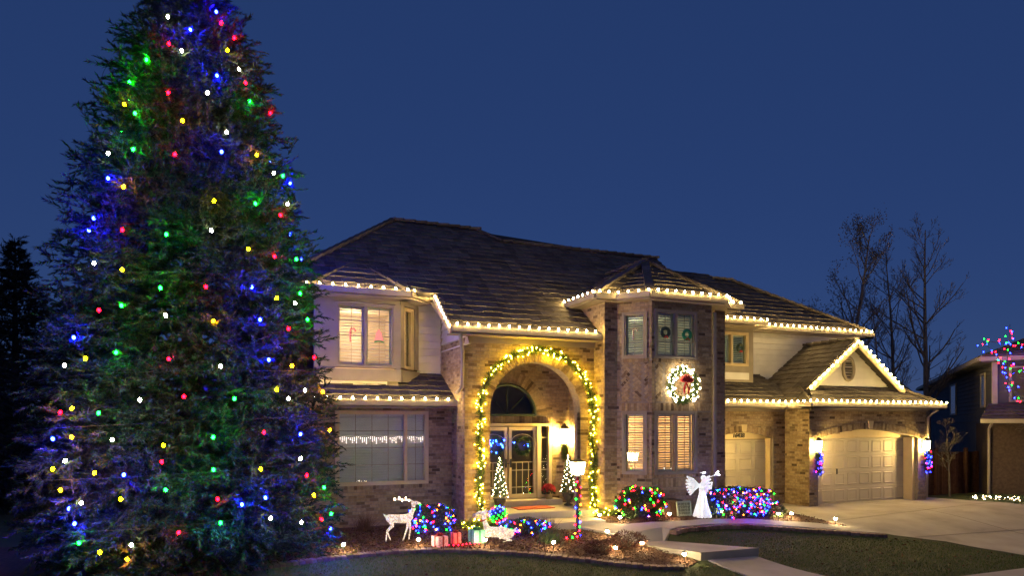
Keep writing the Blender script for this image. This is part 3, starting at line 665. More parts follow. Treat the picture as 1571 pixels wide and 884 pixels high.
# --- roofs
tile_single = [0]
def roof(poly, singles=0, tw=.27, ex=.29, lift=.036):
    """convex planar polygon; first two points are the eave"""
    P = [Vector(p) for p in poly]; u = (P[1] - P[0]); u.z = 0; u.normalize()
    nrm = Vector((0, 0, 0))
    for i in range(1, len(P) - 1): nrm += (P[i] - P[0]).cross(P[i + 1] - P[0])
    nrm.normalize()
    if nrm.z < 0: nrm = -nrm
    v = nrm.cross(u)
    if v.z < 0: v = -v; 
    q = [((p - P[0]).dot(u), (p - P[0]).dot(v)) for p in P]
    base = MB(); base.add(P + [p - nrm * .1 for p in P], [tuple(range(len(P))), tuple(range(2 * len(P) - 1, len(P) - 1, -1))] + [(i, len(P) + i, len(P) + (i + 1) % len(P), (i + 1) % len(P)) for i in range(len(P))])
    r = obj('roof', base, 'under', house)
    umin = min(a for a, b in q); umax = max(a for a, b in q); vmax = max(b for a, b in q)
    area = sum(q[i][0] * q[(i + 1) % len(q)][1] - q[(i + 1) % len(q)][0] * q[i][1] for i in range(len(q)))
    cc = q if area > 0 else q[::-1]
    def pclip(poly):
        for i in range(len(cc)):
            a, b = cc[i], cc[(i + 1) % len(cc)]; out = []
            f = lambda p: (b[0] - a[0]) * (p[1] - a[1]) - (b[1] - a[1]) * (p[0] - a[0])
            for k in range(len(poly)):
                s, e = poly[k], poly[(k + 1) % len(poly)]; fs, fe = f(s), f(e)
                if fs >= -1e-9: out.append(s)
                if fs * fe < -1e-14: t = fs / (fs - fe); out.append((s[0] + (e[0] - s[0]) * t, s[1] + (e[1] - s[1]) * t))
            poly = out
            if len(poly) < 3: return []
        return poly
    allmb = MB(); row = 0; y = -.02
    while y < vmax:
        x = umin - tw * (random.random())
        while x < umax:
            w = tw * random.uniform(.8, 1.2); dy = random.uniform(-.035, .03)
            pl = pclip([(x, max(y + dy, 0)), (x + w - .008, max(y + dy + random.uniform(-.015, .015), 0)), (x + w - .008, y + ex + .05), (x, y + ex + .05)])
            if len(pl) >= 3:
                l1 = lift * random.uniform(.8, 1.25)
                top = [P[0] + u * a + v * b + nrm * (.012 + l1 * max(0, 1 - (b - y - dy) / (ex + .03))) for a, b in pl]
                m = allmb if tile_single[0] >= 300 or singles <= 0 else MB()
                bot = [P[0] + u * a + v * b + nrm * .002 for a, b in pl]; k = len(pl)
                m.add(top + bot, [tuple(range(k))] + [(i, k + i, k + (i + 1) % k, (i + 1) % k) for i in range(k)])
                if m is not allmb: obj('roof_tile', m, 'tile', r); singles -= 1; tile_single[0] += 1
            x += w
        y += ex; row += 1
    if allmb.v: tag(obj('tiling', allmb, 'tile', r), kind='stuff')
    return r
def ridge(a, b):
    a, b = Vector(a), Vector(b); n = max(1, int((b - a).length / .33)); m = MB()
    for i in range(n):
        p, q = a + (b - a) * i / n, a + (b - a) * (i + 1.12) / n
        m.beam(p + Zv * .05, q + Zv * .085, .22, .07)
    tag(obj('ridge_tiles', m, 'tile', house), kind='stuff')
EV = 5.93
roof([(4.95, 15.75, 4.93), (9.05, 15.75, 4.93), (9.05, 17.1, 5.94), (4.95, 17.1, 5.94)])
roof([(.9, 17.1, 5.94), (8.1, 17.1, 5.94), (8.1, 20.37, 8.395), (7.5, 21, 8.87), (4.7, 21, 8.87)])
roof([(8.1, 17.1, 5.94), (14, 17.1, 5.94), (14, 20.37, 8.395), (8.1, 20.37, 8.395)])
roof([(.9, 24.9, 5.94), (.9, 17.1, 5.94), (4.7, 21, 8.87)])
roof([(8.1, 21.63, 8.395), (8.1, 20.37, 8.395), (7.5, 21, 8.87)])
part('roof_back', 'under', lambda mb: (mb.add([(4.7, 21, 8.86), (7.5, 21, 8.86), (8.1, 20.37, 8.39), (14, 20.37, 8.39), (14, 25, 5.9), (.9, 24.9, 5.9)], [(0, 1, 2, 3, 4, 5)]), mb.add([(13, 21, 8.04), (17.8, 21, 8.04), (22.1, 24, 5.93), (13, 24, 5.93)], [(0, 1, 2, 3)])))
ridge((4.65, 21, 8.88), (7.55, 21, 8.88)); ridge((7.5, 21, 8.87), (8.1, 20.37, 8.4)); ridge((8.1, 20.37, 8.4), (14, 20.37, 8.4)); ridge((.9, 17.1, 5.95), (4.7, 21, 8.88))
# bay roof
BA = (3.15, 18.6, 6.93)
roof([(1.75, 17.08, EV), (4.25, 17.08, EV), BA]); roof([(4.25, 17.08, EV), (5.0, 17.75, EV), BA]); roof([(1.0, 17.8, EV), (1.75, 17.08, EV), BA])
ridge((1.75, 17.08, EV), BA); ridge((4.25, 17.08, EV), BA)
# tower roof
TA = (11.0, 16.6, 7.2); TE = [(8.72, 18.6), (8.72, 15.36), (9.3, 15.36), (9.88, 14.68), (12.24, 14.68), (12.9, 15.34), (13.36, 15.34), (13.36, 18.6)]
te = [(x, y, EV) for x, y in TE]
roof([te[0], te[1], TA, (11, 18.6, 7.2)]); roof([te[1], te[2], TA]); roof([te[2], te[3], TA]); roof([te[3], te[4], TA]); roof([te[4], te[5], TA]); roof([te[5], te[6], TA]); roof([te[6], te[7], (11, 18.6, 7.2), TA])
for i in (1, 3, 4, 6): ridge(te[i], TA)
ridge(TA, (11, 18.6, 7.22))
# right wing roof
roof([(13.0, 17.55, EV), (16.25, 17.55, EV), (16.25, 20.4, 8.05), (13.0, 20.4, 8.05)])
roof([(13.0, 18.35, EV), (22.1, 18.35, EV), (17.8, 21, 8.05), (13.0, 21, 8.05)]); roof([(22.1, 18.35, EV), (22.1, 23.7, EV), (17.8, 21, 8.05)])
ridge((13.5, 21, 8.06), (17.8, 21, 8.06)); ridge((22.1, 18.35, EV), (17.8, 21, 8.06))
part('roof_cheek', 'siding', lambda mb: mb.add([(16.24, 17.6, 5.9), (16.24, 20.4, 5.9), (16.24, 20.4, 8.0)], [(0, 1, 2)]))
# skirt roofs and garage gable
roof([(-.9, 16.8, 3.15), (5.44, 16.8, 3.15), (5.44, 18.2, 3.95), (-.9, 18.2, 3.95)], 60)
roof([(12.95, 16.6, 3.22), (17.1, 16.6, 3.22), (17.1, 18.75, 4.30), (12.95, 18.75, 4.30)], 90)
roof([(16.3, 15.6, 3.22), (22.1, 15.6, 3.22), (21.4, 16.8, 3.82), (17.0, 16.8, 3.82)], 110)
roof([(16.3, 18.9, 3.225), (16.3, 16.45, 3.225), (19.15, 16.45, 5.35), (19.15, 18.9, 5.35)], 60)
roof([(16.3, 16.45, 3.225), (16.3, 15.6, 3.225), (17.08, 16.75, 3.81), (17.08, 16.45, 3.81)])
roof([(22.0, 16.45, 3.225), (22.0, 19.2, 3.225), (19.15, 19.2, 5.35), (19.15, 16.45, 5.35)])
roof([(22.1, 15.6, 3.22), (22.1, 19, 3.22), (21.3, 19, 3.82), (21.3, 16.8, 3.82)])
ridge((19.15, 16.45, 5.36), (19.15, 18.8, 5.36)); ridge((22.1, 15.6, 3.22), (21.35, 16.8, 3.82))
# --- gutters, fascia, soffits, rakes
def eave(pts, back, h=.13, soffit=True):
    """gutter along pts plus soffit of depth back (vector per run is derived)"""
    part('gutter', 'gutter', lambda mb: [mb.beam(Vector(a) - Zv * (h / 2 - .02), Vector(b) - Zv * (h / 2 - .02), .11, h) for a, b in zip(pts, pts[1:])])
    def sof(mb):
        for a, b in zip(pts, pts[1:]):
            a, b = Vector(a), Vector(b); d = (b - a).normalized(); nn = Vector((-d.y, d.x, 0)) * back
            q = [a, b, b + nn, a + nn]; mb.prism([p - Zv * .13 for p in q], (0, 0, -.03))
    if soffit: part('soffit', 'trim', sof)
eave([(1.7, 17.04, EV), (4.28, 17.04, EV), (5.0, 17.7, EV)], .42)
eave([(4.95, 15.70, 4.93), (9.05, 15.70, 4.93)], .42)
eave([(-.9, 16.75, 3.15), (5.42, 16.75, 3.15)], .42)
eave([(8.68, 17.7, EV), (8.68, 15.32, EV), (9.28, 15.32, EV), (9.86, 14.64, EV), (12.26, 14.64, EV), (12.93, 15.30, EV), (13.4, 15.30, EV)], .40, soffit=False)
part('soffit', 'trim', lambda mb: mb.prism([(x, y, EV - .115) for x, y in TE], (0, 0, -.03)))
eave([(13.0, 17.5, EV), (16.3, 17.5, EV)], .5); eave([(16.2, 18.3, EV), (22.15, 18.3, EV), (22.15, 19.5, EV)], .42)
eave([(12.98, 16.55, 3.22), (16.26, 16.55, 3.22), (16.26, 15.55, 3.22), (22.15, 15.55, 3.22), (22.15, 17.5, 3.22)], .42)
part('rake_board', 'cream', lambda mb: (mb.beam((4.93, 17.45, 6.08), (4.93, 15.70, 4.84), .05, .2), mb.beam((4.98, 17.75, 5.96), (4.95, 17.2, 5.95), .05, .18)), label='sloping rake board above downspout')
part('rake_soffit', 'cream', lambda mb: mb.prism([(4.95, 15.75, 4.78), (5.45, 15.75, 4.78), (5.45, 17.9, 6.0), (4.95, 17.9, 6.0)], (0, 0, -.03)))
part('rake_board', 'cream', lambda mb: (mb.beam((19.15, 16.40, 5.24), (16.95, 16.40, 3.60), .05, .2), mb.beam((19.15, 16.40, 5.24), (21.3, 16.40, 3.64), .05, .2)), label='gable rake boards')
for q in ((13.05, 16.55, 16.93, 16.985, 2.98, 3.12), (16.62, 21.82, 15.93, 15.985, 3.0, 3.12), (5.45, 9.08, 16.08, 16.135, 4.62, 4.78)): part('frieze_board', 'trim', lambda mb: mb.box(*q))
part('downspout', 'gutter', lambda mb: mb.tube([(5.18, 15.74, 4.8), (5.18, 15.74, 4.7), (5.34, 16.06, 4.35), (5.34, 16.10, 3.5), (5.26, 16.3, 3.36)], .05, 8), smooth=True)
part('downspout', 'gutter', lambda mb: mb.tube([(21.9, 15.62, 3.05), (21.88, 15.8, 2.95), (21.86, 15.95, 2.8), (21.86, 16.0, .1)], .04, 8), smooth=True)
part('core_wall', 'darkdoor', lambda mb: mb.box(1.3, 21.5, 20.6, 20.7, 0, 5.8))
part('end_wall', 'siding', lambda mb: (mb.box(21.6, 21.66, 18.7, 24, 0, 5.85), mb.box(21.8, 21.84, 16.02, 19, 0, 3.1), mb.box(-.62, -.58, 17.2, 24, -.1, 3.1), mb.box(1.2, 1.25, 17.7, 24, 3.2, 5.9)))

# ================================================================ string lights on the eaves
G = 'warm white string lights along the roof edges'
def up(pts, dz=.07, dy=-.04): return [(x, y + dy, z + dz) for x, y, z in pts]
string_light('warm white bulbs along the upper eave of the left bay', up([(1.2, 17.5, EV), (1.75, 17.04, EV), (4.28, 17.04, EV)]), .31, G)
string_light('warm white bulbs running down the sloping rake beside the left bay', [(4.36, 17.08, 6.0), (4.88, 17.6, 6.05), (4.90, 17.1, 5.95), (4.90, 15.72, 4.93)], .19, G)
string_light('warm white bulbs along the low eave above the wide lower window', up([(1.2, 16.72, 3.15), (5.42, 16.72, 3.15)]), .30, G)
string_light('warm white bulbs along the eave above the entry arch', up([(5.0, 15.66, 4.93), (9.0, 15.66, 4.93)]), .27, G)
string_light('warm white bulbs round the eave of the brick tower', up([(8.64, 17.4, EV), (8.64, 15.30, EV), (9.28, 15.30, EV), (9.86, 14.60, EV), (12.26, 14.60, EV), (12.96, 15.28, EV), (13.4, 15.28, EV)]), .27, G)
string_light('warm white bulbs along the upper eave over the paired window and siding', up([(13.5, 17.46, EV), (16.3, 17.46, EV), (16.32, 18.26, EV), (22.15, 18.26, EV)]), .27, G)
string_light('warm white bulbs along the long garage eave', up([(13.05, 16.51, 3.22), (16.22, 16.51, 3.22), (16.22, 15.51, 3.22), (22.15, 15.51, 3.22)]), .25, G)
string_light('warm white bulbs up and down the garage gable', [(16.98, 16.34, 3.72), (19.15, 16.34, 5.36), (21.28, 16.34, 3.74)], .235, G)

# ================================================================ spruces
def spruce(root, prof, base, H, seed, whorl, twig_step, needles, mat, nlen=.05, wid=.007, inner=.3, front=None, fill=0, gaps=(), nbr=(7, 4.2), jit=.5):
    global rng
    rng = np.random.default_rng(seed); r = np.random.default_rng(seed + 1)
    zs = [p[0] for p in prof]; rs = [p[1] for p in prof]
    wood = MB(); wood.tube([(base[0], base[1], base[2] + t * H) for t in np.linspace(0, .98, 10)], [max(.02, .024 * H * (1 - t) ** .9) for t in np.linspace(0, .98, 10)], 9)
    TP, TD, TL = [], [], []; h = .12
    while h < H * .995:
        R0 = np.interp(h, zs, rs); nb = int(nbr[0] + R0 * nbr[1])
        for b in range(nb):
            az = r.uniform(0, 2 * math.pi)
            if front is not None and math.cos(az - front) < -.35: continue
            hh = h + r.uniform(-jit, jit) * whorl; L = np.interp(min(max(hh, 0), H), zs, rs) * (r.uniform(.68, .89) if r.random() < .93 else r.uniform(.89, .95)) - .08
            if L < .05: continue
            e = np.array([math.cos(az), math.sin(az), 0.]); side = np.array([-e[1], e[0], 0.])
            tt = h / H; droop = -.42 * (1 - tt) + .42 * tt
            z_tip = hh; n = max(3, int(L * (1 - inner) / twig_step))
            z0 = z_tip - droop * L * .75
            pt = lambda t: np.array([base[0], base[1], base[2]]) + e * L * t + np.array([0, 0, z0 + (z_tip - z0) * t + .10 * L * (t * t - t)])
            if b % 2 == 0: wood.tube([pt(t) for t in (.0, .5, .97)], [.02 + .008 * L, .014, .004], 4, False)
            for k in range(n + 1):
                t = inner + (1 - inner) * k / n; p = pt(t); d = pt(min(t + .03, 1.03)) - pt(t); d /= np.linalg.norm(d)
                for s in (-1, 1):
                    if r.random() < .12: continue
                    a = r.uniform(.5, 1.05) if k < n else r.uniform(0, .25)
                    td = d * math.cos(a) + side * s * math.sin(a) + np.array([0, 0, r.uniform(-.55, .42)])
                    TP.append(p + r.normal(size=3) * .02); TD.append(td / np.linalg.norm(td)); TL.append((.17 + .32 * (1 - t) + r.uniform(0, .13)) * min(1, .45 + L * .35))
        h += whorl
    hs = np.linspace(.15, H, 400); wts = np.interp(hs, zs, rs); wts /= wts.sum()
    for k in range(fill):
        hh = r.choice(hs, p=wts) + r.uniform(-.02, .02); az = r.uniform(0, 6.283); deep = k % 5 < 3
        if front is not None and not deep and math.cos(az - front) < -.3: continue
        rr = np.interp(hh, zs, rs) * (r.uniform(.2, .7) if deep else r.uniform(.6, .92)); e = np.array([math.cos(az), math.sin(az), 0])
        TP.append(np.array([base[0], base[1], base[2] + hh]) + e * rr); dd = e * r.uniform(.3, 1) + r.normal(size=3) * .45 + np.array([0, 0, -.1 + .3 * hh / H]); TD.append(dd / np.linalg.norm(dd)); TL.append(r.uniform(.25, .42))
    TP, TD, TL = np.array(TP), np.array(TD), np.array(TL); n = len(TP)
    # every twig is a flat spray: side shoots left and right of a stem, each a slim blade of needles
    sd = np.cross(TD, rng.normal(size=TD.shape)); sd /= np.linalg.norm(sd, axis=1, keepdims=True); up_ = np.cross(sd, TD)
    tt = np.tile(np.linspace(.0, .92, needles), n); I = np.repeat(np.arange(n), needles); sg = np.tile(np.where(np.arange(needles) % 2 == 0, 1., -1.), n)
    P = TP[I] + TD[I] * (TL[I] * tt)[:, None]
    D = TD[I] * .8 + sd[I] * (sg * rng.uniform(.25, .8, len(I)))[:, None] + up_[I] * rng.normal(size=(len(I), 1)) * .28
    ln = nlen * rng.uniform(.7, 1.25, len(I)) * (1.15 - .45 * tt); keep = np.ones(len(I), bool); mid = P + D / np.linalg.norm(D, axis=1, keepdims=True) * (ln * .5)[:, None]
    for g_ in gaps:
        o_ = np.array(g_); ax_ = o_ - np.array([base[0], base[1], o_[2]]); ax_ /= np.linalg.norm(ax_) + 1e-9
        q = mid - o_; t_ = np.clip(q @ ax_, 0, .5); keep &= np.linalg.norm(q - t_[:, None] * ax_, axis=1) > .06 + .12 * t_
    V, F = tris(P[keep], D[keep], ln[keep], wid)
    obj('trunk', wood, 'bark', root)
    np_obj('crown', V, F, mat, root)
    return n
PROF = [(0.2, 2.75), (.7, 2.95), (1.97, 3.02), (2.6, 2.9), (5.75, 2.42), (8.27, 1.84), (9.54, 1.36), (10.8, .72), (11.7, .03)]
TB = (-.66, 14.56, 0)
TL_ = {
'W':[(-1.11,13.18,9.82),(-0.78,12.8,9.08),(-0.28,12.56,8.31),(0.38,13.13,9.08),(0.07,12.51,7.65),(-2.02,12.7,7.06),(0.98,12.98,7.18),(1.24,13.13,6.68),(-0.22,12.03,5.79),(-2.13,12.34,5.15),(-0.95,11.79,4.31),(1.3,12.67,4.77),(-2.54,12.36,3.51),(-0.07,11.73,3.52),(1.1,12.17,3.03),(1.44,12.49,3.19),(-1.32,11.66,2.96),(-1.72,11.68,2.35),(1.29,12.11,1.99),(-2.43,11.99,2.03),(-2.16,11.9,1.39),(0.72,11.88,1.02),(1.28,12.28,0.87),(-1.42,11.68,0.74)],
'B':[(-0.62,12.97,9.58),(-0.04,13.5,10.25),(-0.09,12.76,8.73),(-0.03,12.39,7.25),(-1.98,12.56,6.6),(-2.18,12.52,5.91),(-2.25,12.52,5.71),(0.47,12.11,4.91),(0.61,12.09,4.36),(-2.41,12.33,3.95),(0.75,12.06,3.68),(-2.66,12.24,2.36),(1.31,12.22,2.41),(-1.53,11.57,1.82),(-2.35,12.02,1.3),(0.64,11.79,1.37),(1.92,13.14,0.61),(-2.26,12.0,1.07),(0.25,11.65,1.29)],
'R':[(0.06,13.41,10.01),(-1.04,12.87,9.2),(0.34,13.48,9.8),(-1.0,12.52,8.18),(0.5,13.11,8.83),(1.01,13.5,8.48),(-0.85,12.27,7.06),(1.07,12.83,6.38),(-1.68,12.18,5.69),(0.91,12.47,5.54),(-0.31,11.87,4.82),(-2.01,12.14,4.38),(1.14,12.43,4.27),(-0.89,11.69,3.61),(1.67,12.91,3.82),(-0.65,11.59,3.02),(-2.57,12.24,2.77),(0.64,11.8,2.45),(-0.97,11.45,2.01),(1.4,12.25,1.69),(-0.13,11.55,1.4),(1.69,12.7,0.85),(-0.72,11.56,0.91)],
'Y':[(0.16,13.11,9.39),(-1.79,12.77,7.95),(-0.17,12.15,6.32),(0.42,12.19,5.57),(-1.66,12.07,5.03),(0.93,12.36,4.79),(-2.2,12.12,3.61),(0.89,12.05,3.17),(-2.38,12.1,2.83),(-0.95,11.49,2.26),(-2.62,12.14,1.9),(0.57,11.7,1.85),(-1.57,11.63,1.45),(-1.89,11.88,0.63)],
'G':[(-1.45,12.89,8.84),(-1.72,12.86,8.38),(0.55,12.98,8.45),(-1.58,12.61,7.77),(-1.57,12.46,7.11),(1.18,13.24,7.23),(0.58,12.46,6.44),(-0.96,11.99,5.64),(-1.04,11.87,4.75),(1.36,12.93,5.62),(-1.65,11.98,4.45),(1.41,12.85,4.98),(1.56,12.92,4.52),(-1.71,11.89,3.7),(0.15,11.71,3.0),(-1.95,11.84,2.76),(-0.19,11.53,2.38),(-0.19,11.48,1.87),(-0.91,11.49,1.58),(1.76,12.67,1.43),(1.92,13.03,0.9),(-0.09,11.6,1.02),(-2.2,12.0,0.77)],
'O':[(-0.73,12.39,7.69),(0.64,12.75,7.4),(-1.7,12.36,6.44),(-0.19,11.81,4.26),(1.19,12.35,3.61),(1.84,13.0,3.19),(-2.35,12.01,2.39),(1.95,12.99,2.47),(-1.97,11.73,1.85),(-2.49,12.08,1.58),(1.53,12.44,1.32),(-1.49,11.78,0.51)],

}
def sink(p, d=.17):
    v = Vector((p[0] - TB[0], p[1] - TB[1], 0)); L = v.length; q = min(L - d, np.interp(p[2], [k[0] for k in PROF], [k[1] for k in PROF]) - .12); return (TB[0] + v.x * q / L, TB[1] + v.y * q / L, p[2])
_r = random.Random(5)
for k in range(14):      # the string goes right round: bulbs on the side towards the house
    z = 1.0 + 9.2 * (k + _r.random()) / 14; az = _r.uniform(R_(5), R_(150)); q = np.interp(z, [p[0] for p in PROF], [p[1] for p in PROF])
    TL_['BBBGRWOY'[_r.randrange(8)] if not 4.0 < z < 7.6 else 'BBGRBY'[_r.randrange(6)]].append((TB[0] + q * math.cos(az), TB[1] + q * math.sin(az), z))
TL_ = {k: [sink(p) for p in l] for k, l in TL_.items()}
GAPS = [Vector(p) for l in TL_.values() for p in l]
t = thing('spruce_tree', 'tall full spruce covered in coloured lights in front of house', 'tree', TB)
NTW = spruce(t, PROF, TB, 11.7, 3, .38, .085, 22, 'needle', .105, .0135, .36, math.atan2(-14.56, .66), 11000, GAPS, (9, 8), .20)
t = thing('tree_light_string', 'multicoloured bulbs wound round the tall spruce', 'string lights', (-.66, 11.6, .4))
pts = []
for k in range(900):
    z = .4 + 11.0 * k / 900; a = k * .095; q = np.interp(z, [p[0] for p in PROF], [p[1] for p in PROF]) * .93
    pts.append((TB[0] + q * math.cos(a), TB[1] + q * math.sin(a), z))
obj('wire', MB().tube(pts, .004, 3), 'gwire', t)
for k, l in TL_.items(): bulbs(t, l, 'tree' + k, .024, 1.3)
t = thing('spruce_tree', 'dark unlit spruce standing behind the lit tree', 'tree', (-7.5, 31.2, 0))
spruce(t, [(.2, 2.7), (1, 2.8), (4, 2.2), (7.4, 1.1), (9.7, .03)], (-7.5, 31.2, 0), 9.7, 11, .26, .16, 14, 'needle_dark', .17, .018, .4, math.atan2(-31, 7), 3500)
t = thing('spruce_tree', 'unlit bushy dark evergreen low at the picture edge', 'tree', (-7.6, 24.0, 0))
spruce(t, [(.2, 2.8), (1, 2.9), (3, 2.4), (5.5, 1.1), (6.6, .03)], (-7.6, 24.0, 0), 6.6, 12, .26, .16, 14, 'needle_dark', .17, .018, .4, math.atan2(-24, 7), 3500)

# ================================================================ garland, wreaths, topiaries
def fluff(parent, path, rad, n, mat='garland', L=.07, Wd=.006, name='foliage'):
    p = np.array([tuple(q) for q in along(path, .01)]); I = rng.integers(0, len(p), n)
    d = rng.normal(size=(n, 3)); d /= np.linalg.norm(d, axis=1, keepdims=True)
    V, F = tris(p[I] + d * rad * rng.uniform(.05, .85, (n, 1)), d + rng.normal(size=(n, 3)) * .5, L * rng.uniform(.6, 1.2, n), Wd)
    return np_obj(name, V, F, mat, parent)
GA = [(5.78 + .03 * math.sin(z * 5), 16.02, z) for z in np.arange(.15, 2.9, .1)] + [(7.38 - 1.60 * math.cos(a), 16.02, 2.9 + 1.60 * math.sin(a)) for a in np.linspace(0, math.pi, 40)] + [(8.98 + .03 * math.sin(z * 5), 16.0, z) for z in np.arange(2.9, .25, -.1)]
t = thing('garland', 'lit evergreen garland framing the brick entry arch', 'garland', (7.4, 16.0, .15))
fluff(t, GA, .13, 14000, L=.08, Wd=.007); obj('core', MB().tube(GA, .03, 5), 'gwire', t)
def around(path, n, rad, ybias=0):
    p = along(path, .01); out = []
    for _ in range(n):
        d = Vector(rng.normal(size=3)); d.normalize(); q = p[rng.integers(0, len(p))] + d * rad; q.y = min(q.y, q.y - ybias); out.append(q)
    return out
bulbs(t, around(GA, 230, .125, .04), 'garlandbulb', .0125, 1.2)
for lab, c in (('lit garland tail heaped on mulch at left foot of arch', [(5.2, 15.9, .1), (5.5, 15.7, .12), (5.9, 15.65, .15), (6.1, 15.7, .12)]), ('lit garland tail spilling right of the arch foot', [(8.95, 15.75, .2), (9.2, 15.4, .25), (9.35, 15.2, .22)])):
    t = thing('garland_tail', lab, 'garland', c[0]); fluff(t, c, .16, 2200, L=.085, Wd=.007); bulbs(t, around(c, 20, .15, .05), 'garlandbulb', .013, 1.2)
def wreath(label, c, R, rad, n, bul, mats, r, bow=None, ny=1, seed=1):
    t = thing('wreath', label, 'wreath', (c[0], c[1], c[2] - R))
    ring = [(c[0] + R * math.cos(a), c[1], c[2] + R * math.sin(a)) for a in np.linspace(0, 2 * math.pi, 40)]
    fluff(t, ring, rad, n, L=.07 if R > .3 else .05, Wd=.006); obj('ring', MB().tube(ring, .02, 5, False), 'gwire', t)
    if bul:
        pp = around(ring, bul, rad * .95, .03)
        for i, m in enumerate(mats): bulbs(t, pp[i::len(mats)], m, r, 1.2)
    if bow: bow(t)
    return t
def bigbow(c, s, mat='red'):
    def f(t):
        m = MB(); c_ = Vector(c)
        for sx in (-1, 1):
            for k in range(3):
                a = .3 + .5 * k
                p = [c_ + Vector((sx * s * q * math.cos(a) * .9, -.03 - .05 * math.sin(q * 3.1), s * q * math.sin(a) * .8 + .0)) for q in (0, .35, .7, 1)]
                m.tube(p, [.02, s * .16, s * .2, .03], 6)
            m.tube([c_, c_ + Vector((sx * s * .3, -.03, -s * .7)), c_ + Vector((sx * s * .25, -.02, -s * 1.3))], [.02, s * .12, s * .1], 5)
        m.ball(c_ + Vector((0, -.05, 0)), s * .16)
        obj('bow', m, mat, t, True)
    return f
wreath('large bright wreath with red bow on brick tower', (11.02, 14.84, 3.60), .40, .13, 6000, 90, ['eave2', 'warmmini2'], .018, bigbow((11.02, 14.72, 3.68), .24))
wreath('door wreath with blue lights on left storm door', (6.72, 17.36, 1.98), .21, .09, 2600, 16, ['blue2'], .018)
wreath('plain green wreath on right storm door', (7.52, 17.36, 1.98), .21, .09, 2600, 3, ['blue2'], .014)
def topiary(label, x, y, z0):
    t = thing('lit_topiary', label, 'topiary', (x, y, z0), 'topiary trees in urns beside the door')
    obj('urn', MB().lathe((x, y, z0), [(.12, 0), (.13, .03), (.05, .07), (.045, .12), (.12, .17), (.16, .26), (.15, .30), (.19, .33), (.17, .34), (.0, .33)], 14), 'urn', t, True)
    n = 3600; h = rng.uniform(0, 1, n); a = rng.uniform(0, 6.283, n); rr = (1 - h) * .19 * rng.uniform(.3, 1, n) + .015
    P = np.stack([x + rr * np.cos(a), y + rr * np.sin(a), z0 + .36 + h * 1.0], 1); D = np.stack([np.cos(a), np.sin(a), rng.uniform(-.2, .5, n)], 1)
    V, F = tris(P, D, .06, .006); np_obj('foliage', V, F, 'garland', t)
    obj('stem', MB().tube([(x, y, z0 + .3), (x, y, z0 + 1.3)], .012, 5), 'bark', t)
    pp = []
    for k in range(52):
        hh = (k + .5) / 52; aa = k * 2.4 + random.uniform(-.4, .4); q = (1 - hh) * .205 + .01; pp.append((x + q * math.cos(aa), y + q * math.sin(aa), z0 + .36 + hh * 1.02))
    bulbs(t, pp, 'warmmini', .0105, 1.2)
topiary('slim lit topiary tree in dark urn left of the front doors', 6.42, 16.3, .34)
topiary('slim lit topiary tree in dark urn right of the front doors', 8.62, 16.75, .34)
t = thing('poinsettia', 'red poinsettia in gold pot by the side light', 'plant', (8.22, 17.15, .5))
obj('pot', MB().lathe((8.22, 17.15, .5), [(.08, 0), (.11, .2), (.12, .21), (.0, .2)], 12), 'pot', t, True)
P = rng.normal(size=(160, 3)); P /= np.linalg.norm(P, axis=1, keepdims=True); P[:, 2] = abs(P[:, 2]) * .9
V, F = leaves(np.array([8.22, 17.15, .72]) + P * np.array([.12, .12, .14]), P + rng.normal(size=P.shape) * .4, .11, .03); np_obj('petals', V, F, 'redflower', t)
V, F = leaves(np.array([8.22, 17.15, .68]) + P * np.array([.1, .1, .05]), P - np.array([0, 0, .5]), .12, .03); np_obj('leaves', V, F, 'leaf', t)
tag(obj('doormat', MB().box(6.95, 8.0, 16.3, 16.85, .344, .362), 'mat'), 'reddish doormat on porch floor before the doors', 'doormat')

# ================================================================ lamps
def wall_lantern(label, x, y, z, nrm=(0, -1), s=1.0, lamp='garagelamp'):
    nx, ny = nrm; cx_, cy_ = x + nx * .17 * s, y + ny * .17 * s
    t = thing('wall_lantern', label, 'lantern', (x, y, z - .2 * s), 'wall lanterns on the house')
    m = MB(); m.box(x - .05 * s - abs(nx) * -.04, x + .05 * s + abs(nx) * -.04, y - .05 * s * abs(nx) - .012, y + .05 * s * abs(nx) + .012, z - .12 * s, z + .12 * s)
    m.tube([(x, y, z + .02), (x + nx * .1 * s, y + ny * .1 * s, z + .24 * s), (cx_, cy_, z + .2 * s)], .012, 5); obj('bracket', m, 'black', t)
    obj('glass', MB().lathe((cx_, cy_, z - .17 * s), [(.0, 0), (.065 * s, 0), (.10 * s, .30 * s), (.0, .30 * s)], 6), lamp, t)
    m = MB().lathe((cx_, cy_, z + .131 * s), [(.13 * s, 0), (.06 * s, .08 * s), (.01, .12 * s)], 6); m.lathe((cx_, cy_, z - .215 * s), [(.01, 0), (.07 * s, .03 * s), (.07 * s, .042 * s)], 6); obj('cap', m, 'black', t)
    for k in range(6):
        a = k * math.pi / 3; obj('bar', MB().beam((cx_ + .067 * s * math.cos(a), cy_ + .067 * s * math.sin(a), z - .17 * s), (cx_ + .103 * s * math.cos(a), cy_ + .103 * s * math.sin(a), z + .13 * s), .01, .01), 'black', t)
    return t
wall_lantern('bright lantern on brick inside the entry arch', 8.76, 17.48, 2.26, s=1.35, lamp='walllamp')
wall_lantern('bright lantern on pier left of the double garage door', 16.79, 15.98, 1.92)
wall_lantern('bright lantern on pier right of the double garage door', 21.62, 15.98, 1.88)
wall_lantern('lantern beside the single garage door behind the tower', 13.36, 16.98, 1.95)
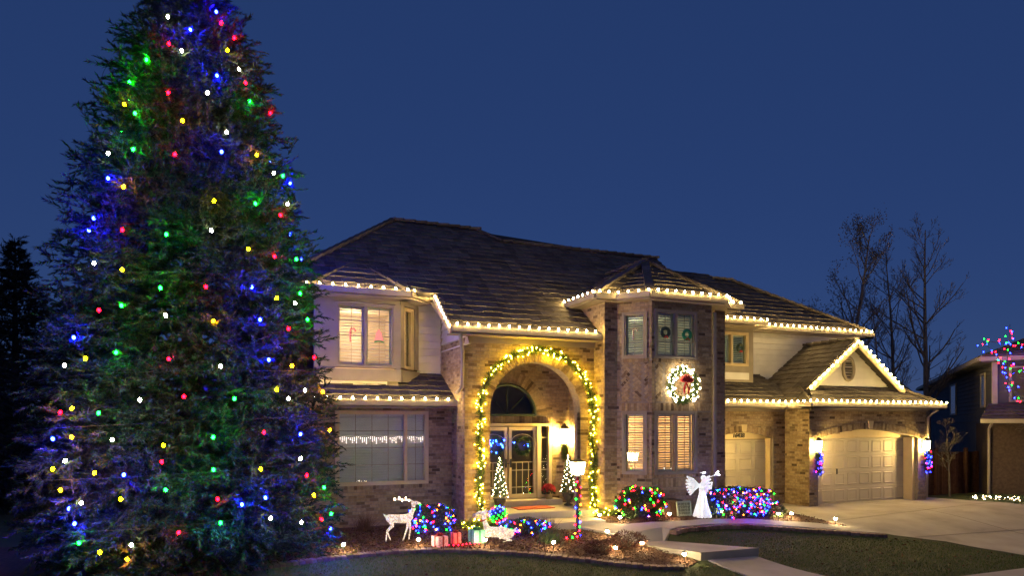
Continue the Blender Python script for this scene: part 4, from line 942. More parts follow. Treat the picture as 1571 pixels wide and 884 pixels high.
def swag(label, x, y, z, h, mats, nb, rad=.10):
    t = thing('swag', label, 'swag', (x, y, z - h)); c = [(x, y, z), (x + .02, y - .02, z - h * .5), (x + .01, y, z - h)]
    fluff(t, c, rad, 2600, L=.09, Wd=.006); pp = around(c, nb, rad, .03)
    for i, m in enumerate(mats): bulbs(t, pp[i::len(mats)], m, .014, 1.2)
swag('evergreen swag with blue lights under lantern left of double garage', 16.82, 15.86, 1.66, .62, ['miniB', 'miniB', 'miniB', 'miniR'], 34)
swag('evergreen swag with blue lights under lantern right of double garage', 21.70, 15.86, 1.62, .62, ['miniB', 'miniB', 'miniB', 'miniR'], 30)
swag('small dark evergreen swag under the entry lantern', 8.80, 17.36, 1.98, .36, ['miniW'], 0, .07)
# lamp post with wound lights
LP = (7.33, 13.78, zt(7.33, 13.78))
t = thing('lamp_post', 'dark garden lamp post with square glowing lantern', 'lamp', LP)
obj('post', MB().lathe(LP, [(.07, 0), (.06, .1), (.038, .14), (.038, 1.38), (.06, 1.40), (.06, 1.43), (.03, 1.46)], 10), 'black', t, True)
obj('crossbar', MB().tube([(LP[0] - .16, LP[1], LP[2] + 1.12), (LP[0] + .16, LP[1], LP[2] + 1.12)], .011, 6), 'black', t)
q = LP[2] + 1.47
obj('lantern_glass', MB().prism([(LP[0] - .10, LP[1] - .10, q), (LP[0] + .10, LP[1] - .10, q), (LP[0] + .10, LP[1] + .10, q), (LP[0] - .10, LP[1] + .10, q)], (0, 0, .001)).add(
    [(LP[0] + sx * w, LP[1] + sy * w, q + z) for z, w in ((.002, .10), (.27, .135)) for sx, sy in ((-1, -1), (1, -1), (1, 1), (-1, 1))], [(0, 1, 5, 4), (1, 2, 6, 5), (2, 3, 7, 6), (3, 0, 4, 7), (4, 5, 6, 7)]), 'lampglass', t)
obj('lantern_cap', MB().add([(LP[0] + sx * .155, LP[1] + sy * .155, q + .272) for sx, sy in ((-1, -1), (1, -1), (1, 1), (-1, 1))] + [(LP[0], LP[1], q + .37)], [(0, 1, 4), (1, 2, 4), (2, 3, 4), (3, 0, 4), (3, 2, 1, 0)]), 'black', t)
m = MB()
for sx, sy in ((-1, -1), (1, -1), (1, 1), (-1, 1)): m.beam((LP[0] + sx * .104, LP[1] + sy * .104, q), (LP[0] + sx * .139, LP[1] + sy * .139, q + .272), .014, .014)
obj('lantern_frame', m, 'black', t)
t = thing('post_light_string', 'coloured lights with dark garland wound round the lamp post', 'string lights', LP)
hx = [(LP[0] + .065 * math.cos(a), LP[1] + .065 * math.sin(a), LP[2] + .05 + 1.32 * a / 44) for a in np.arange(0, 44, .3)]
hx = [(LP[0] - .35, LP[1] - .12, LP[2] + .06), (LP[0] - .15, LP[1] - .1, LP[2] + .06)] + hx
obj('wire', MB().tube(hx, .012, 4), 'gwire', t)
pp = [Vector(p) + Vector((0, -.02, 0)) for p in along(hx, .155)]
for i, m_ in enumerate(('miniR', 'miniG', 'miniR', 'miniB', 'miniO')): bulbs(t, pp[i::5], m_, .019, 1.2)
# path lights
PL = [(2.13, 14.0), (3.68, 14.0), (5.02, 13.6), (6.38, 13.08), (7.54, 12.48), (8.30, 12.63), (8.78, 11.78), (8.0, 13.6), (8.72, 15.2), (8.86, 14.45), (10.06, 14.1), (11.61, 14.02), (13.06, 13.6), (13.46, 13.56), (14.6, 13.2)]
PN = ['path light at the mulch edge beside the tall spruce', 'path light in mulch in front of the standing deer', 'path light in front of the lying deer', 'path light in mulch beside the grass clump', 'path light by the burgundy shrubs near the paver edging', 'path light beside the stepped walk slab, behind burgundy shrubs', 'path light where paver edging meets the lower walk slab', 'path light in mulch right of the lamp post', 'path light at the corner of the front step', 'path light at the bed left of the lit boxwood', 'path light before the filigree panel', 'path light at the foot of the angel', 'path light left of the small dark shrub', 'path light right of the small dark shrub', 'path light at the pointed end of the bed by driveway']
pm = [mesh_of('stake', MB().lathe((0, 0, 0), [(.008, -.1), (.012, .13)], 6), 'black'), mesh_of('lens', MB().lathe((0, 0, .13), [(.012, 0), (.034, .005), (.034, .05), (.012, .055)], 10), 'path', True), mesh_of('hat', MB().lathe((0, 0, .186), [(.06, 0), (.05, .015), (.01, .035)], 10), 'black', True)]
for (x, y), lab in zip(PL, PN):
    t = thing('path_light', lab, 'path light', (x, y, zt(x, y) + .012), 'stake lights along the beds')
    for nme, me in zip(('stake', 'lens', 'hat'), pm): inst(nme, me, t.location, t)

# ================================================================ shrubs with lights
def shrub(name, label, c, rx, ry, h, n, mat='leaf', L=.06, Wd=.017, bul=0, mats=(), r=.016, box=False, cat='shrub', lights_label=None, wood=True):
    x, y = c; z = zt(x, y); t = thing(name, label, cat, (x, y, z))
    d = rng.normal(size=(n, 3)); d /= np.linalg.norm(d, axis=1, keepdims=True)
    if box:
        d = rng.uniform(-1, 1, (n, 3)); kx = rng.integers(0, 3, n); d[np.arange(n), kx] = np.sign(d[np.arange(n), kx]) * .97
    rad = rng.uniform(.55, 1, (n, 1)) ** .5 * (1 + .10 * np.sin(d[:, :1] * 7 + x) + .08 * np.sin(d[:, 2:] * 9 + y))
    P = np.array([x, y, z + h * .52]) + d * rad * np.array([rx, ry, h * .5])
    keep = P[:, 2] > z + .03; V, F = leaves(P[keep], d[keep] + rng.normal(size=(keep.sum(), 3)) * .6, L, Wd); np_obj('foliage', V, F, mat, t)
    if wood:
        m = MB()
        for k in range(7): a = k * .9; m.tube([(x, y, z - .03), (x + .3 * rx * math.cos(a), y + .3 * ry * math.sin(a), z + h * .3), (x + .65 * rx * math.cos(a), y + .65 * ry * math.sin(a), z + h * .75)], [.02, .012, .005], 4)
        obj('stem', m, 'bark', t)
    if bul:
        s = thing('shrub_light_string', lights_label, 'string lights', (x, y, z + .05)); k = 0; pp = []
        while len(pp) < bul:
            q = rng.normal(size=3); q /= np.linalg.norm(q)
            if box: q = rng.uniform(-1, 1, 3); kx = rng.choice(3, p=[.15, .6, .25]); q[kx] = np.sign(q[kx])
            if q[1] > .25 or q[2] < -.85: continue
            w = (rng.uniform(.9, 1.06) + .10 * math.sin(q[0] * 7 + x) + .08 * math.sin(q[2] * 9 + y)); pp.append(Vector((x + q[0] * rx * w, y + q[1] * ry * w, z + h * .52 + q[2] * h * .5 * w)))
        pp.sort(key=lambda p: (round((p.z - z) / .13), p.x))
        obj('wire', MB().tube(pp, .004, 3), 'gwire', s)
        for i, m_ in enumerate(mats): bulbs(s, pp[i::len(mats)], m_, r, 1.2)
    return t
MC = ['miniB', 'miniR', 'miniB', 'miniG', 'miniB', 'miniB', 'miniR', 'miniB', 'miniO']
shrub('shrub', 'rounded shrub under coloured net lights behind the standing deer', (4.45, 15.75), .62, .5, .66, 5000, bul=85, mats=['miniB', 'miniG', 'miniB', 'miniR', 'miniB', 'miniO', 'miniB'], lights_label='mostly blue and green lights on shrub behind the standing deer')
shrub('shrub', 'low creeping shrub with coloured lights beside the front step', (6.40, 14.72), .62, .40, .34, 3500, bul=60, mats=['miniB', 'miniB', 'miniR', 'miniO', 'miniB', 'miniG', 'miniB'], lights_label='blue and red lights on low shrub beside the front step')
shrub('shrub', 'upright boxwood with sparse coloured lights left of the tower windows', (9.50, 14.55), .62, .5, .80, 9000, bul=80, mats=['miniR', 'miniG', 'miniB', 'miniO', 'miniR', 'miniG'], lights_label='sparse red, green and blue lights on boxwood before the tower')
shrub('hedge', 'clipped hedge under dense coloured lights before the single garage', (12.15, 14.15), .80, .48, .70, 9000, box=True, bul=190, r=.0125, mats=MC, lights_label='dense coloured lights on clipped hedge beside the angel', cat='hedge')
shrub('shrub', 'small dark unlit shrub at the driveway corner', (13.1, 13.85), .33, .3, .34, 2200, mat='leaf', L=.08, Wd=.008)
shrub('shrub', 'twiggy burgundy shrub by the stepped walk', (8.05, 12.85), .42, .32, .34, 1800, mat='redleaf', L=.07, Wd=.006)
shrub('shrub', 'low burgundy shrub near the middle of paver edging', (7.35, 12.75), .36, .25, .2, 1400, mat='redleaf', L=.07, Wd=.006)
shrub('shrub', 'reddish ground shrub between boxwood and walk', (9.6, 14.12), .5, .14, .16, 1200, mat='redleaf', L=.06, Wd=.006)
def grass(label, c, h, n, mat, spread=.15, name='ornamental_grass'):
    x, y = c; z = zt(x, y); P = np.array([x, y, z]) + rng.normal(size=(n, 3)) * np.array([spread, spread, 0]) * .5
    D = np.stack([rng.normal(size=n) * .4, rng.normal(size=n) * .4, np.ones(n)], 1); V, F = tris(P, D, h * rng.uniform(.6, 1.1, n), .006)
    o = np_obj(name, V, F, mat); tag(o, label, 'grass plant')
grass('green grass clump in mulch left of the lamp post', (6.55, 13.6), .42, 260, 'leaf', .22)
grass('dry brown grass tuft against left brick wall', (3.0, 16.5), .5, 240, 'drygrass')
grass('pale dry plant lit by path light beside the front step', (7.0, 14.75), .42, 200, 'drygrass', .2)
grass('dry brown grass tuft behind the standing deer', (3.75, 15.3), .35, 160, 'drygrass')

# ================================================================ light-up figures
def remeshed(name, mb, mat, parent, vox=.014):
    me = bpy.data.meshes.new(name); me.from_pydata(mb.v, [], mb.f); o = bpy.data.objects.new(name, me); COL.objects.link(o)
    md = o.modifiers.new('r', 'REMESH'); md.mode = 'VOXEL'; md.voxel_size = vox
    s = o.modifiers.new('s', 'SMOOTH'); s.factor = .5; s.iterations = 4
    bpy.context.view_layer.update(); m2 = bpy.data.meshes.new_from_object(o.evaluated_get(bpy.context.evaluated_depsgraph_get()))
    bpy.data.objects.remove(o); m2.name = name; m2.materials.clear(); m2.materials.append(M[mat]); m2.polygons.foreach_set('use_smooth', [True] * len(m2.polygons))
    return m2
def limb(mb, pts, rad, n=8):
    mb.tube(pts, rad, n)
    for p, r in zip(pts, rad): mb.ball(p, r * .98, 8, 6)
def place(root, me, name): o = bpy.data.objects.new(name, me); COL.objects.link(o); o.parent = root; return o
# standing deer, local +x is where it faces
def deer_parts(kind):
    b = MB()
    if kind == 'stand':
        limb(b, [(-.30, 0, .62), (-.12, 0, .60), (.10, 0, .60), (.24, 0, .64)], [.105, .115, .125, .10])
        limb(b, [(.24, 0, .66), (.33, 0, .84), (.35, 0, .98)], [.085, .055, .05])
        limb(b, [(.33, 0, 1.01), (.43, 0, 1.02), (.52, 0, 1.0)], [.06, .05, .028])
        for s in (-1, 1):
            limb(b, [(.22, s * .07, .58), (.26 - .1 * (s < 0), s * .08, .32), (.22 - .16 * (s < 0), s * .08, .02)], [.055, .028, .02])
            limb(b, [(-.28, s * .07, .58), (-.22, s * .08, .42), (-.36, s * .08, .27), (-.33 + .06 * s, s * .08, .02)], [.075, .05, .026, .02])
            limb(b, [(.31, s * .04, 1.05), (.25, s * .11, 1.12)], [.03, .012])
        limb(b, [(-.38, 0, .66), (-.46, 0, .74)], [.035, .015]); hd = (.34, 0, 1.06)
    else:
        limb(b, [(-.30, 0, .17), (-.12, 0, .21), (.08, 0, .22), (.20, 0, .27)], [.11, .125, .12, .09])
        limb(b, [(.20, 0, .28), (.26, 0, .46), (.27, 0, .60)], [.08, .05, .045])
        limb(b, [(.26, 0, .64), (.36, -.02, .65), (.45, -.03, .62)], [.056, .048, .026])
        for s in (-1, 1):
            limb(b, [(.16, s * .09, .18), (.36, s * .11, .11), (.50 + .06 * s, s * .12, .03)], [.05, .03, .02])
            limb(b, [(-.26, s * .10, .18), (-.06, s * .16, .13), (-.30, s * .17, .05), (-.12, s * .19, .03)], [.085, .045, .026, .018])
            limb(b, [(.26, s * .05, .66), (.20, s * .12, .73)], [.03, .012])
        limb(b, [(-.39, 0, .22), (-.46, 0, .30)], [.035, .015]); hd = (.29, 0, .67)
    return b, hd
def deer(label, loc, rz, kind, antlers):
    t = thing('light_up_deer', label, 'deer figure', loc); t.rotation_euler = (0, 0, rz); t.scale = (.82,) * 3 if kind == 'stand' else (1, 1, 1)
    b, hd = deer_parts(kind); place(t, remeshed('body', b, 'deer', None), 'body')
    col = MB(); col.tube([(.335 + .052 * math.cos(a), .056 * math.sin(a), .9 - .02 * math.cos(a)) if kind == 'stand' else (.292 + .062 * math.cos(a), .062 * math.sin(a), .49 - .02 * math.cos(a)) for a in np.linspace(0, 6.283, 17)], .014, 6, False)
    place(t, mesh_of('collar', col, 'red', True), 'collar')
    if antlers:
        an = MB(); tips = []
        for s in (-1, 1):
            p = [Vector(hd), Vector((hd[0] - .12, s * .05, hd[2] + .03)), Vector((hd[0] - .30, s * .10, hd[2] + .04)), Vector((hd[0] - .50, s * .12, hd[2] + .07))]
            an.tube(p, [.014, .012, .010, .006], 5)
            for a in (1, 2): an.tube([p[a], p[a] + Vector((-.08, s * .03, .06))], [.009, .005], 5); tips.append(p[a] + Vector((-.08, s * .03, .06)))
            tips += p[1:]
        place(t, mesh_of('antler', an, 'deer', True), 'antler')
        for p in tips: o = place(t, bulb_mesh('warmmini', .016, 1.2), 'bulb'); o.location = p
    eye = MB(); [eye.ball((hd[0] + .08, s * .05, hd[2] - .03), .012) for s in (-1, 1)]; place(t, mesh_of('eye', eye, 'black', True), 'eye')
    return t
deer('white light-up deer standing in mulch with lit antlers swept back', (3.5, 14.85, 0.0), R_(-12), 'stand', True)
deer('white light-up deer lying down near the teal gift box', (5.45, 14.05, -.02), R_(170), 'lie', False)
# lit ball
t = thing('light_ball', 'ball of blue and green lights behind the lying deer', 'light ball', (5.72, 14.62, .0))
obj('ball', MB().ball((5.72, 14.62, .50), .19, 14, 10), 'gwire', t, True); obj('stand', MB().tube([(5.72, 14.62, -.05), (5.72, 14.62, .33)], .02, 6), 'black', t)
pp = [];
for k in range(60):
    z = 1 - 2 * (k + .5) / 60; a = k * 2.4; q = math.sqrt(1 - z * z); pp.append((5.72 + .2 * q * math.cos(a), 14.62 + .2 * q * math.sin(a), .5 + .2 * z))
for i, m_ in enumerate(('miniB', 'miniG', 'miniB', 'miniG', 'miniR')): bulbs(t, pp[i::5], m_, .013, 1.2)
def gift(label, c, s, h, mat, bowmat, rz):
    t = thing('light_up_gift', label, 'gift box', (c[0], c[1], zt(*c) + .012)); t.rotation_euler = (0, 0, rz)
    m = MB(); m.box(-s / 2, s / 2, -s / 2, s / 2, 0, h); place(t, mesh_of('box', m, mat), 'box')
    m = MB(); m.box(-s * .08, s * .08, -s * .515, s * .515, 0, h * 1.02).box(-s * .515, s * .515, -s * .08, s * .08, 0, h * 1.025); place(t, mesh_of('ribbon', m, bowmat), 'ribbon')
    m = MB()
    for k in range(6):
        a = k * math.pi / 3; m.tube([(0, 0, h), (s * .2 * math.cos(a), s * .2 * math.sin(a), h + s * .24), (s * .34 * math.cos(a), s * .34 * math.sin(a), h + s * .12), (0, 0, h + .005)], [.012, s * .07, s * .07, .012], 5)
    place(t, mesh_of('bow', m, bowmat, True), 'bow')
gift('pink and white lit gift box with red bow in mulch', (4.12, 13.92), .25, .22, 'giftpink', 'red', .35)
gift('small red lit gift box beside the pink gift', (4.52, 14.05), .17, .24, 'giftred', 'red', .1)
gift('teal green lit gift box beside the lying deer', (4.98, 14.0), .28, .28, 'giftteal', 'greenpaint', .15)
t = thing('red_light_string', 'short red light string lying between gift boxes', 'string lights', (4.75, 13.8, 0))
c = [(4.3, 13.85, .02), (4.55, 13.78, .02), (4.75, 13.86, .02), (5.0, 13.80, .02)]; obj('wire', MB().tube(c, .005, 4), 'gwire', t); bulbs(t, along(c, .1), 'miniR', .012, 1.2)
# angel
AX, AY = 11.13, 14.2; AZ_ = zt(AX, AY)
t = thing('light_up_angel', 'tall white light-up angel blowing a trumpet', 'angel figure', (AX, AY, AZ_ + .01))
def A(*p): return [(AX + a, AY + b, AZ_ + .01 + c) for a, b, c in p]
b = MB(); b.tube(A((0, 0, 0), (0, 0, .02), (0, 0, .35), (.01, 0, .62), (.02, 0, .76), (.02, 0, .86), (.02, 0, .90)), [.24, .24, .145, .085, .095, .075, .035], 16)
limb(b, A((.02, 0, .86), (.02, 0, .93)), [.04, .035]); b.ball(A((.03, -.01, 1.0))[0], .068, 12, 10, 1.15)
limb(b, A((-.06, -.02, .84), (-.08, -.13, .74), (.06, -.17, .84)), [.04, .032, .024]); limb(b, A((.10, -.02, .84), (.16, -.14, .74), (.17, -.17, .9)), [.04, .032, .024])
me = remeshed('robe', b, 'angel', None, .016); place(None, me, 'body').parent = t; bpy.context.view_layer.update()
bo = [o for o in t.children][0]; bo.location = -Vector(t.location)
w = MB()
for s in (-1, 1):
    P0 = A((s * .05, .06, .80))[0]
    for k in range(7):
        a = .75 - k * .20; Lw = .42 - .03 * k; tip = (P0[0] + s * Lw * math.cos(a), P0[1] + .09, P0[2] + Lw * math.sin(a) * .75 + .02 - .03 * k)
        w.tube([P0, ((P0[0] + tip[0]) / 2, P0[1] + .07, (P0[2] + tip[2]) / 2 + .03), tip], [.03, .05, .022], 6)
obj('wing', w, 'angel', t, True)
obj('trumpet', MB().tube(A((.06, -.08, .99), (.26, -.12, 1.06), (.33, -.13, 1.085), (.37, -.14, 1.10)), [.008, .010, .025, .06], 10), 'angel', t, True)
obj('halo', MB().tube([(AX + .03 + .07 * math.cos(a), AY + .07 * math.sin(a), AZ_ + 1.14) for a in np.linspace(0, 6.283, 17)], .008, 5, False), 'angel', t, True)
bulbs(t, A((.37, -.16, 1.16), (.41, -.15, 1.08), (.33, -.16, 1.13), (.03, -.06, 1.14), (.0, -.05, 1.13)), 'coolmini', .016, 1.0)
bulbs(t, [(AX + .2 * math.cos(a) * (1 - h * .8), AY - .01 + .2 * math.sin(a) * (1 - h * .8), AZ_ + .03 + h * .75) for h in np.linspace(.02, .9, 9) for a in (3.6 + h, 4.4 + h, 5.2 + h)], 'coolmini', .008, 1.0)
# utility box and filigree panel
UX, UY = 10.42, 14.68; z = zt(UX, UY)
t = thing('utility_box', 'brown wooden utility box against the tower wall', 'box', (UX, UY, z))
obj('body', MB().box(UX - .28, UX + .28, UY - .18, UY + .2, z - .02, z + .40), 'utility', t); obj('lid', MB().box(UX - .31, UX + .31, UY - .21, UY + .22, z + .401, z + .44), 'utility', t)
for k in range(5): obj('board', MB().box(UX - .272 + k * .11, UX - .272 + k * .11 + .1, UY - .195, UY - .182, z, z + .39), 'utility', t)
FX, FY = 10.72, 14.36; z = zt(FX, FY)
t = thing('filigree_panel', 'pale green framed panel with black scrollwork leaning by utility box', 'garden panel', (FX, FY, z))
def lean(x, y, h): return (FX + x, FY + y + h * .18, z + h)
m = MB()
for a, b in (((-.2, 0, .04), (-.2, 0, .40)), ((.2, 0, .04), (.2, 0, .40)), ((-.2, 0, .06), (.2, 0, .06)), ((-.2, 0, .39), (.2, 0, .39)), ((-.17, 0, 0), (-.17, 0, .05)), ((.17, 0, 0), (.17, 0, .05))): m.beam(lean(*a), lean(*b), .045, .03, (0, 1, .1))
obj('frame', m, 'palegreen', t); m = MB(); m.add([lean(-.19, .02, .07), lean(.19, .02, .07), lean(.19, .02, .38), lean(-.19, .02, .38)], [(0, 1, 2, 3)]); obj('backing', m, 'palegreen', t)
m = MB()
for i in range(5):
    for j in range(4):
        cx_, cz_ = -.145 + .0725 * i, .105 + .078 * j; ph = rng.uniform(0, 6)
        m.tube([lean(cx_ + (.008 + .0045 * q) * math.cos(q * 1.1 + ph), 0, cz_ + (.008 + .0045 * q) * math.sin(q * 1.1 + ph)) for q in range(7)], .0075, 4)
obj('scrollwork', m, 'black', t)
m = MB(); m.beam(lean(0, .04, .36), (FX, FY + .3, z), .03, .02); obj('strut', m, 'palegreen', t)

t = thing('icicle_reflection', 'icicle lights reflected in the wide lower window, built as glowing bulbs inside it', 'string lights', (3.6, 17.275, 2.0))  # glowing string stands in for a reflection of lights across the street
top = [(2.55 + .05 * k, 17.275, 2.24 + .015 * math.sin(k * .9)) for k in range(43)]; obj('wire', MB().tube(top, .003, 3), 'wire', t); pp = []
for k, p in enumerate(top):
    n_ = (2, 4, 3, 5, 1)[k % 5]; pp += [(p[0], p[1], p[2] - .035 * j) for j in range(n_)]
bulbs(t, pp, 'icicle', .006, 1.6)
# window ornaments (flat cut-outs hung inside the glass)
def cane(label, x, y, z, s, mat, ud=(1, 0, 0)):
    ud = Vector(ud).normalized(); c = Vector((x, y, z)); p = [c + Zv * (-s) , c + Zv * (s * .4)] + [c + ud * (s * .3 - s * .3 * math.cos(a)) + Zv * (s * .4 + s * .3 * math.sin(a)) for a in np.linspace(.3, 3.3, 8)]
    t = thing('window_candy_cane', label, 'ornament', tuple(p[0])); me = MB(); me.tube(p, s * .11, 6); obj('cane', me, mat, t, True)
    st = MB(); [st.tube([q, q + Zv * s * .1 + ud * .01], s * .125, 6) for q in along(p, s * .32, s * .1)]; obj('stripe', st, 'red', t, True)
def wwreath(label, x, y, z, s, mat):
    t = thing('window_wreath', label, 'ornament', (x, y, z - s)); ring = [(x + s * math.cos(a), y, z + s * math.sin(a)) for a in np.linspace(0, 6.283, 21)]
    obj('ring', MB().tube(ring, s * .42, 8, False), mat, t, True); m = MB(); m.tube([(x - s * .5, y - .03, z - s * 1.3), (x, y - .05, z - s * .8), (x + s * .5, y - .03, z - s * 1.3)], [s * .22, s * .1, s * .22], 6); obj('bow', m, 'red', t, True)
cane('lit candy cane hanging in the upper left bay window', 2.83, 17.47, 4.86, .2, 'candy'); 
t = thing('window_bell', 'lit bell ornament hanging in upper left bay window', 'ornament', (3.55, 17.46, 4.7))
obj('bell', MB().lathe((3.55, 17.46, 4.72), [(.12, 0), (.10, .06), (.07, .2), (.02, .27), (.01, .3)], 10), 'candy', t, True); obj('leaf', MB().tube([(3.43, 17.45, 4.68), (3.55, 17.44, 4.72), (3.67, 17.45, 4.68)], [.02, .035, .02], 5), 'greenpaint', t)
cane('candy cane hanging in narrow upper tower window', 9.76, 15.27, 4.95, .17, 'white', (1, -1, 0))
wwreath('green wreath in left pane of the upper tower window', 10.52, 14.92, 4.98, .11, 'green_trim'); wwreath('bright green wreath in right pane of the upper tower window', 11.20, 14.92, 4.95, .11, 'greenpaint')
wwreath('small dark wreath in the paired window by siding', 15.62, 17.96, 5.1, .11, 'green_trim')

# ================================================================ lawn blades, bark chips
def scatter(polys, n, box, avoid=()):
    out = []
    while len(out) < n:
        x = rng.uniform(box[0], box[1], 4000); y = rng.uniform(box[2], box[3], 4000)
        for a, b in zip(x, y):
            if any(inside((a, b), p) for p in polys) and not any(inside((a, b), p) for p in avoid): out.append((a, b))
    return np.array(out[:n])
LAWNL = [(x, y - .1) for x, y in EDGE] + [(9.2, 11.6), (9.5, 11.0), (9.55, 9.15), (-4.5, 9.15)]
LAWNR = [(9.36, 13.12), (9.86, 13.28), (10.86, 13.33), (11.96, 13.2), (14.1, 12.56), (15.4, 12.0), (16.3, 11.4), (16.8, 10.3), (16.85, 9.2), (11.15, 9.2), (10.7, 11.7)]
P = scatter([LAWNL, LAWNR], 90000, (-4.5, 17, 9.1, 13.8)); 
Z = np.array([zt(a, b) for a, b in P]); n = len(P); P3 = np.column_stack([P, Z - .005])
D = np.column_stack([rng.normal(size=n) * .55, rng.normal(size=n) * .55, np.ones(n)]); V, F = tris(P3, D, rng.uniform(.025, .065, n), .0045)
o = np_obj('lawn_grass', V, F, 'blade'); tag(o, 'short dormant winter lawn grass', 'grass', kind='stuff')
P = scatter([LAWNL, LAWNR], 420, (-4.5, 17, 9.1, 13.8)); Z = np.array([zt(a, b) for a, b in P]) + .035; n = len(P)
V, F = leaves(np.column_stack([P, Z]), np.column_stack([rng.normal(size=n), rng.normal(size=n), rng.normal(size=n) * .3]), .07, .022); o = np_obj('fallen_leaves', V, F, 'drygrass'); tag(o, 'stray dry leaves lying on the lawn', 'leaves', kind='stuff')
P = scatter([BEDL, BEDR], 26000, (-1, 15, 11.4, 16.8)); Z = np.array([zt(a, b) for a, b in P]) + .018; n = len(P)
D = np.column_stack([rng.normal(size=n), rng.normal(size=n), rng.normal(size=n) * .35]); V, F = leaves(np.column_stack([P, Z + rng.uniform(0, .02, n)]), D, .06, .011)
o = np_obj('bark_chips', V, F, 'chip'); tag(o, 'brown bark chips over the planting beds', 'mulch', kind='stuff')

# ================================================================ bare trees
def bare(root, base, H, r0, seed, spread, mat, depth=4, lean=0.0, leafy=0, tops=1):
    r = random.Random(seed); trunk, br = MB(), MB(); lf = []
    def grow(p, d, L, rad, lev, mb):
        k = 8 if lev == 0 else 4 if lev == 1 else 3; pts = [p]; rr = [rad]; q = Vector(p); dd = Vector(d)
        for i in range(k):
            g_ = .03 if lev == 0 else .11; dd = (dd + Vector((r.gauss(0, g_), r.gauss(0, g_), .12 if lev else .05))).normalized(); q = q + dd * L / k; pts.append(q); rr.append(rad * (1 - (.88 if lev == 0 else .62) * (i + 1) / k))
        mb.tube(pts, rr, 7 if lev == 0 else 4 if lev < 2 else 3, False)
        if lev >= depth:
            if leafy: lf.extend([q] * leafy)
            return
        nchild = (30 if lev == 0 else 6 if lev == 1 else 4)
        for c in range(nchild):
            t = r.uniform(.28 if lev == 0 else .2, .98); i = min(int(t * k), k - 1); o = pts[i].lerp(pts[i + 1], t * k - i)
            az = r.uniform(0, 6.283); el = r.uniform(.6, 1.05) if lev == 0 else r.uniform(.35, .8); base_d = (pts[i + 1] - pts[i]).normalized()
            s = base_d.orthogonal().normalized(); s = Matrix.Rotation(az, 3, base_d) @ s; nd = (base_d * math.cos(el * spread) + s * math.sin(el * spread)).normalized()
            grow(o, nd, L * (.34 if lev == 0 else .5) * r.uniform(.6, 1.1) * (1.2 - t * .85 if lev == 0 else 1.15 - t * .55), max(.006, rr[i] * .42), lev + 1, br)
    grow(Vector(base), Vector((lean, 0, 1)).normalized(), H, r0, 0, trunk)
    obj('trunk', trunk, mat, root); o = obj('crown', br, mat, root)
    if lf: 
        Pn = np.array([tuple(p) for p in lf]) + rng.normal(size=(len(lf), 3)) * .12; V, F = leaves(Pn, rng.normal(size=Pn.shape), .08, .025); np_obj('dry_leaves', V, F, 'bark', root)
BG = 'bare trees behind the garages'
for lab, b, H, r0, sd, sp, lf in (('bare tree with a few clinging leaves behind garage roof', (25.6, 22.85, 0), 10.9, .17, 5, 1.0, 1), ('slender bare tree between two others behind garage', (28.1, 21.9, 0), 10.5, .13, 8, 1.0, 0), ('tallest bare tree with straight pale trunk near the neighbouring house', (28.4, 20.7, 0), 11.2, .16, 21, 1.05, 0), ('thin young bare tree beyond the gable', (26.6, 21.5, 0), 8.4, .09, 31, 1.0, 0)):
    t = thing('bare_tree', lab, 'tree', b, BG); bare(t, b, H, r0, sd, sp, 'bark_pale', 4, 0, lf)
NB = (25.85, 14.18, 0)
t = thing('bare_tree', 'small bare front yard tree at right edge, hung with lights', 'tree', NB); bare(t, NB, 6.2, .11, 44, 1.25, 'bark_pale', 4, -.08)
t = thing('bare_tree', 'twiggy bare shrub tree by fence', 'tree', (23.6, 16.4, 0)); bare(t, (23.6, 16.4, 0), 2.8, .04, 45, 1.2, 'bark', 3)

# ================================================================ neighbour's house (turned towards the street bend), fence
nb = thing('neighbour_house', 'dark two storey house with pale siding beyond the driveway', 'house', (24.85, 15.8, 0))
nb.rotation_euler = (0, 0, R_(-48.7))
def npart(name, mat, fn, parent=None, label=None):
    mb = MB(); fn(mb); o = bpy.data.objects.new(name, mesh_of(name, mb, mat)); COL.objects.link(o); o.parent = parent or nb
    if label: o['label'] = label
    return o
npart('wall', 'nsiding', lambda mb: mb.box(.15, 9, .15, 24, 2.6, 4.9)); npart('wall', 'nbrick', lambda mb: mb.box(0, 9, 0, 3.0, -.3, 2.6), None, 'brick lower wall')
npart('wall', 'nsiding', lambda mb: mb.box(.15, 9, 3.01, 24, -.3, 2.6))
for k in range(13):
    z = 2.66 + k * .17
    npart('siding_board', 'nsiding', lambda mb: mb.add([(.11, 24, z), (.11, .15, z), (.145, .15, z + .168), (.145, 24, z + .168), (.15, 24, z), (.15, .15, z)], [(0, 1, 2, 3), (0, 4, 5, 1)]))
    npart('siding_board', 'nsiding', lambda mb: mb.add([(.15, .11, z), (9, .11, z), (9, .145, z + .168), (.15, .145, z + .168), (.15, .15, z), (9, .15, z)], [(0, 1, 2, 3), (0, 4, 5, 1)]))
npart('corner_board', 'gutter', lambda mb: mb.box(.06, .22, .06, .22, 2.6, 4.85))
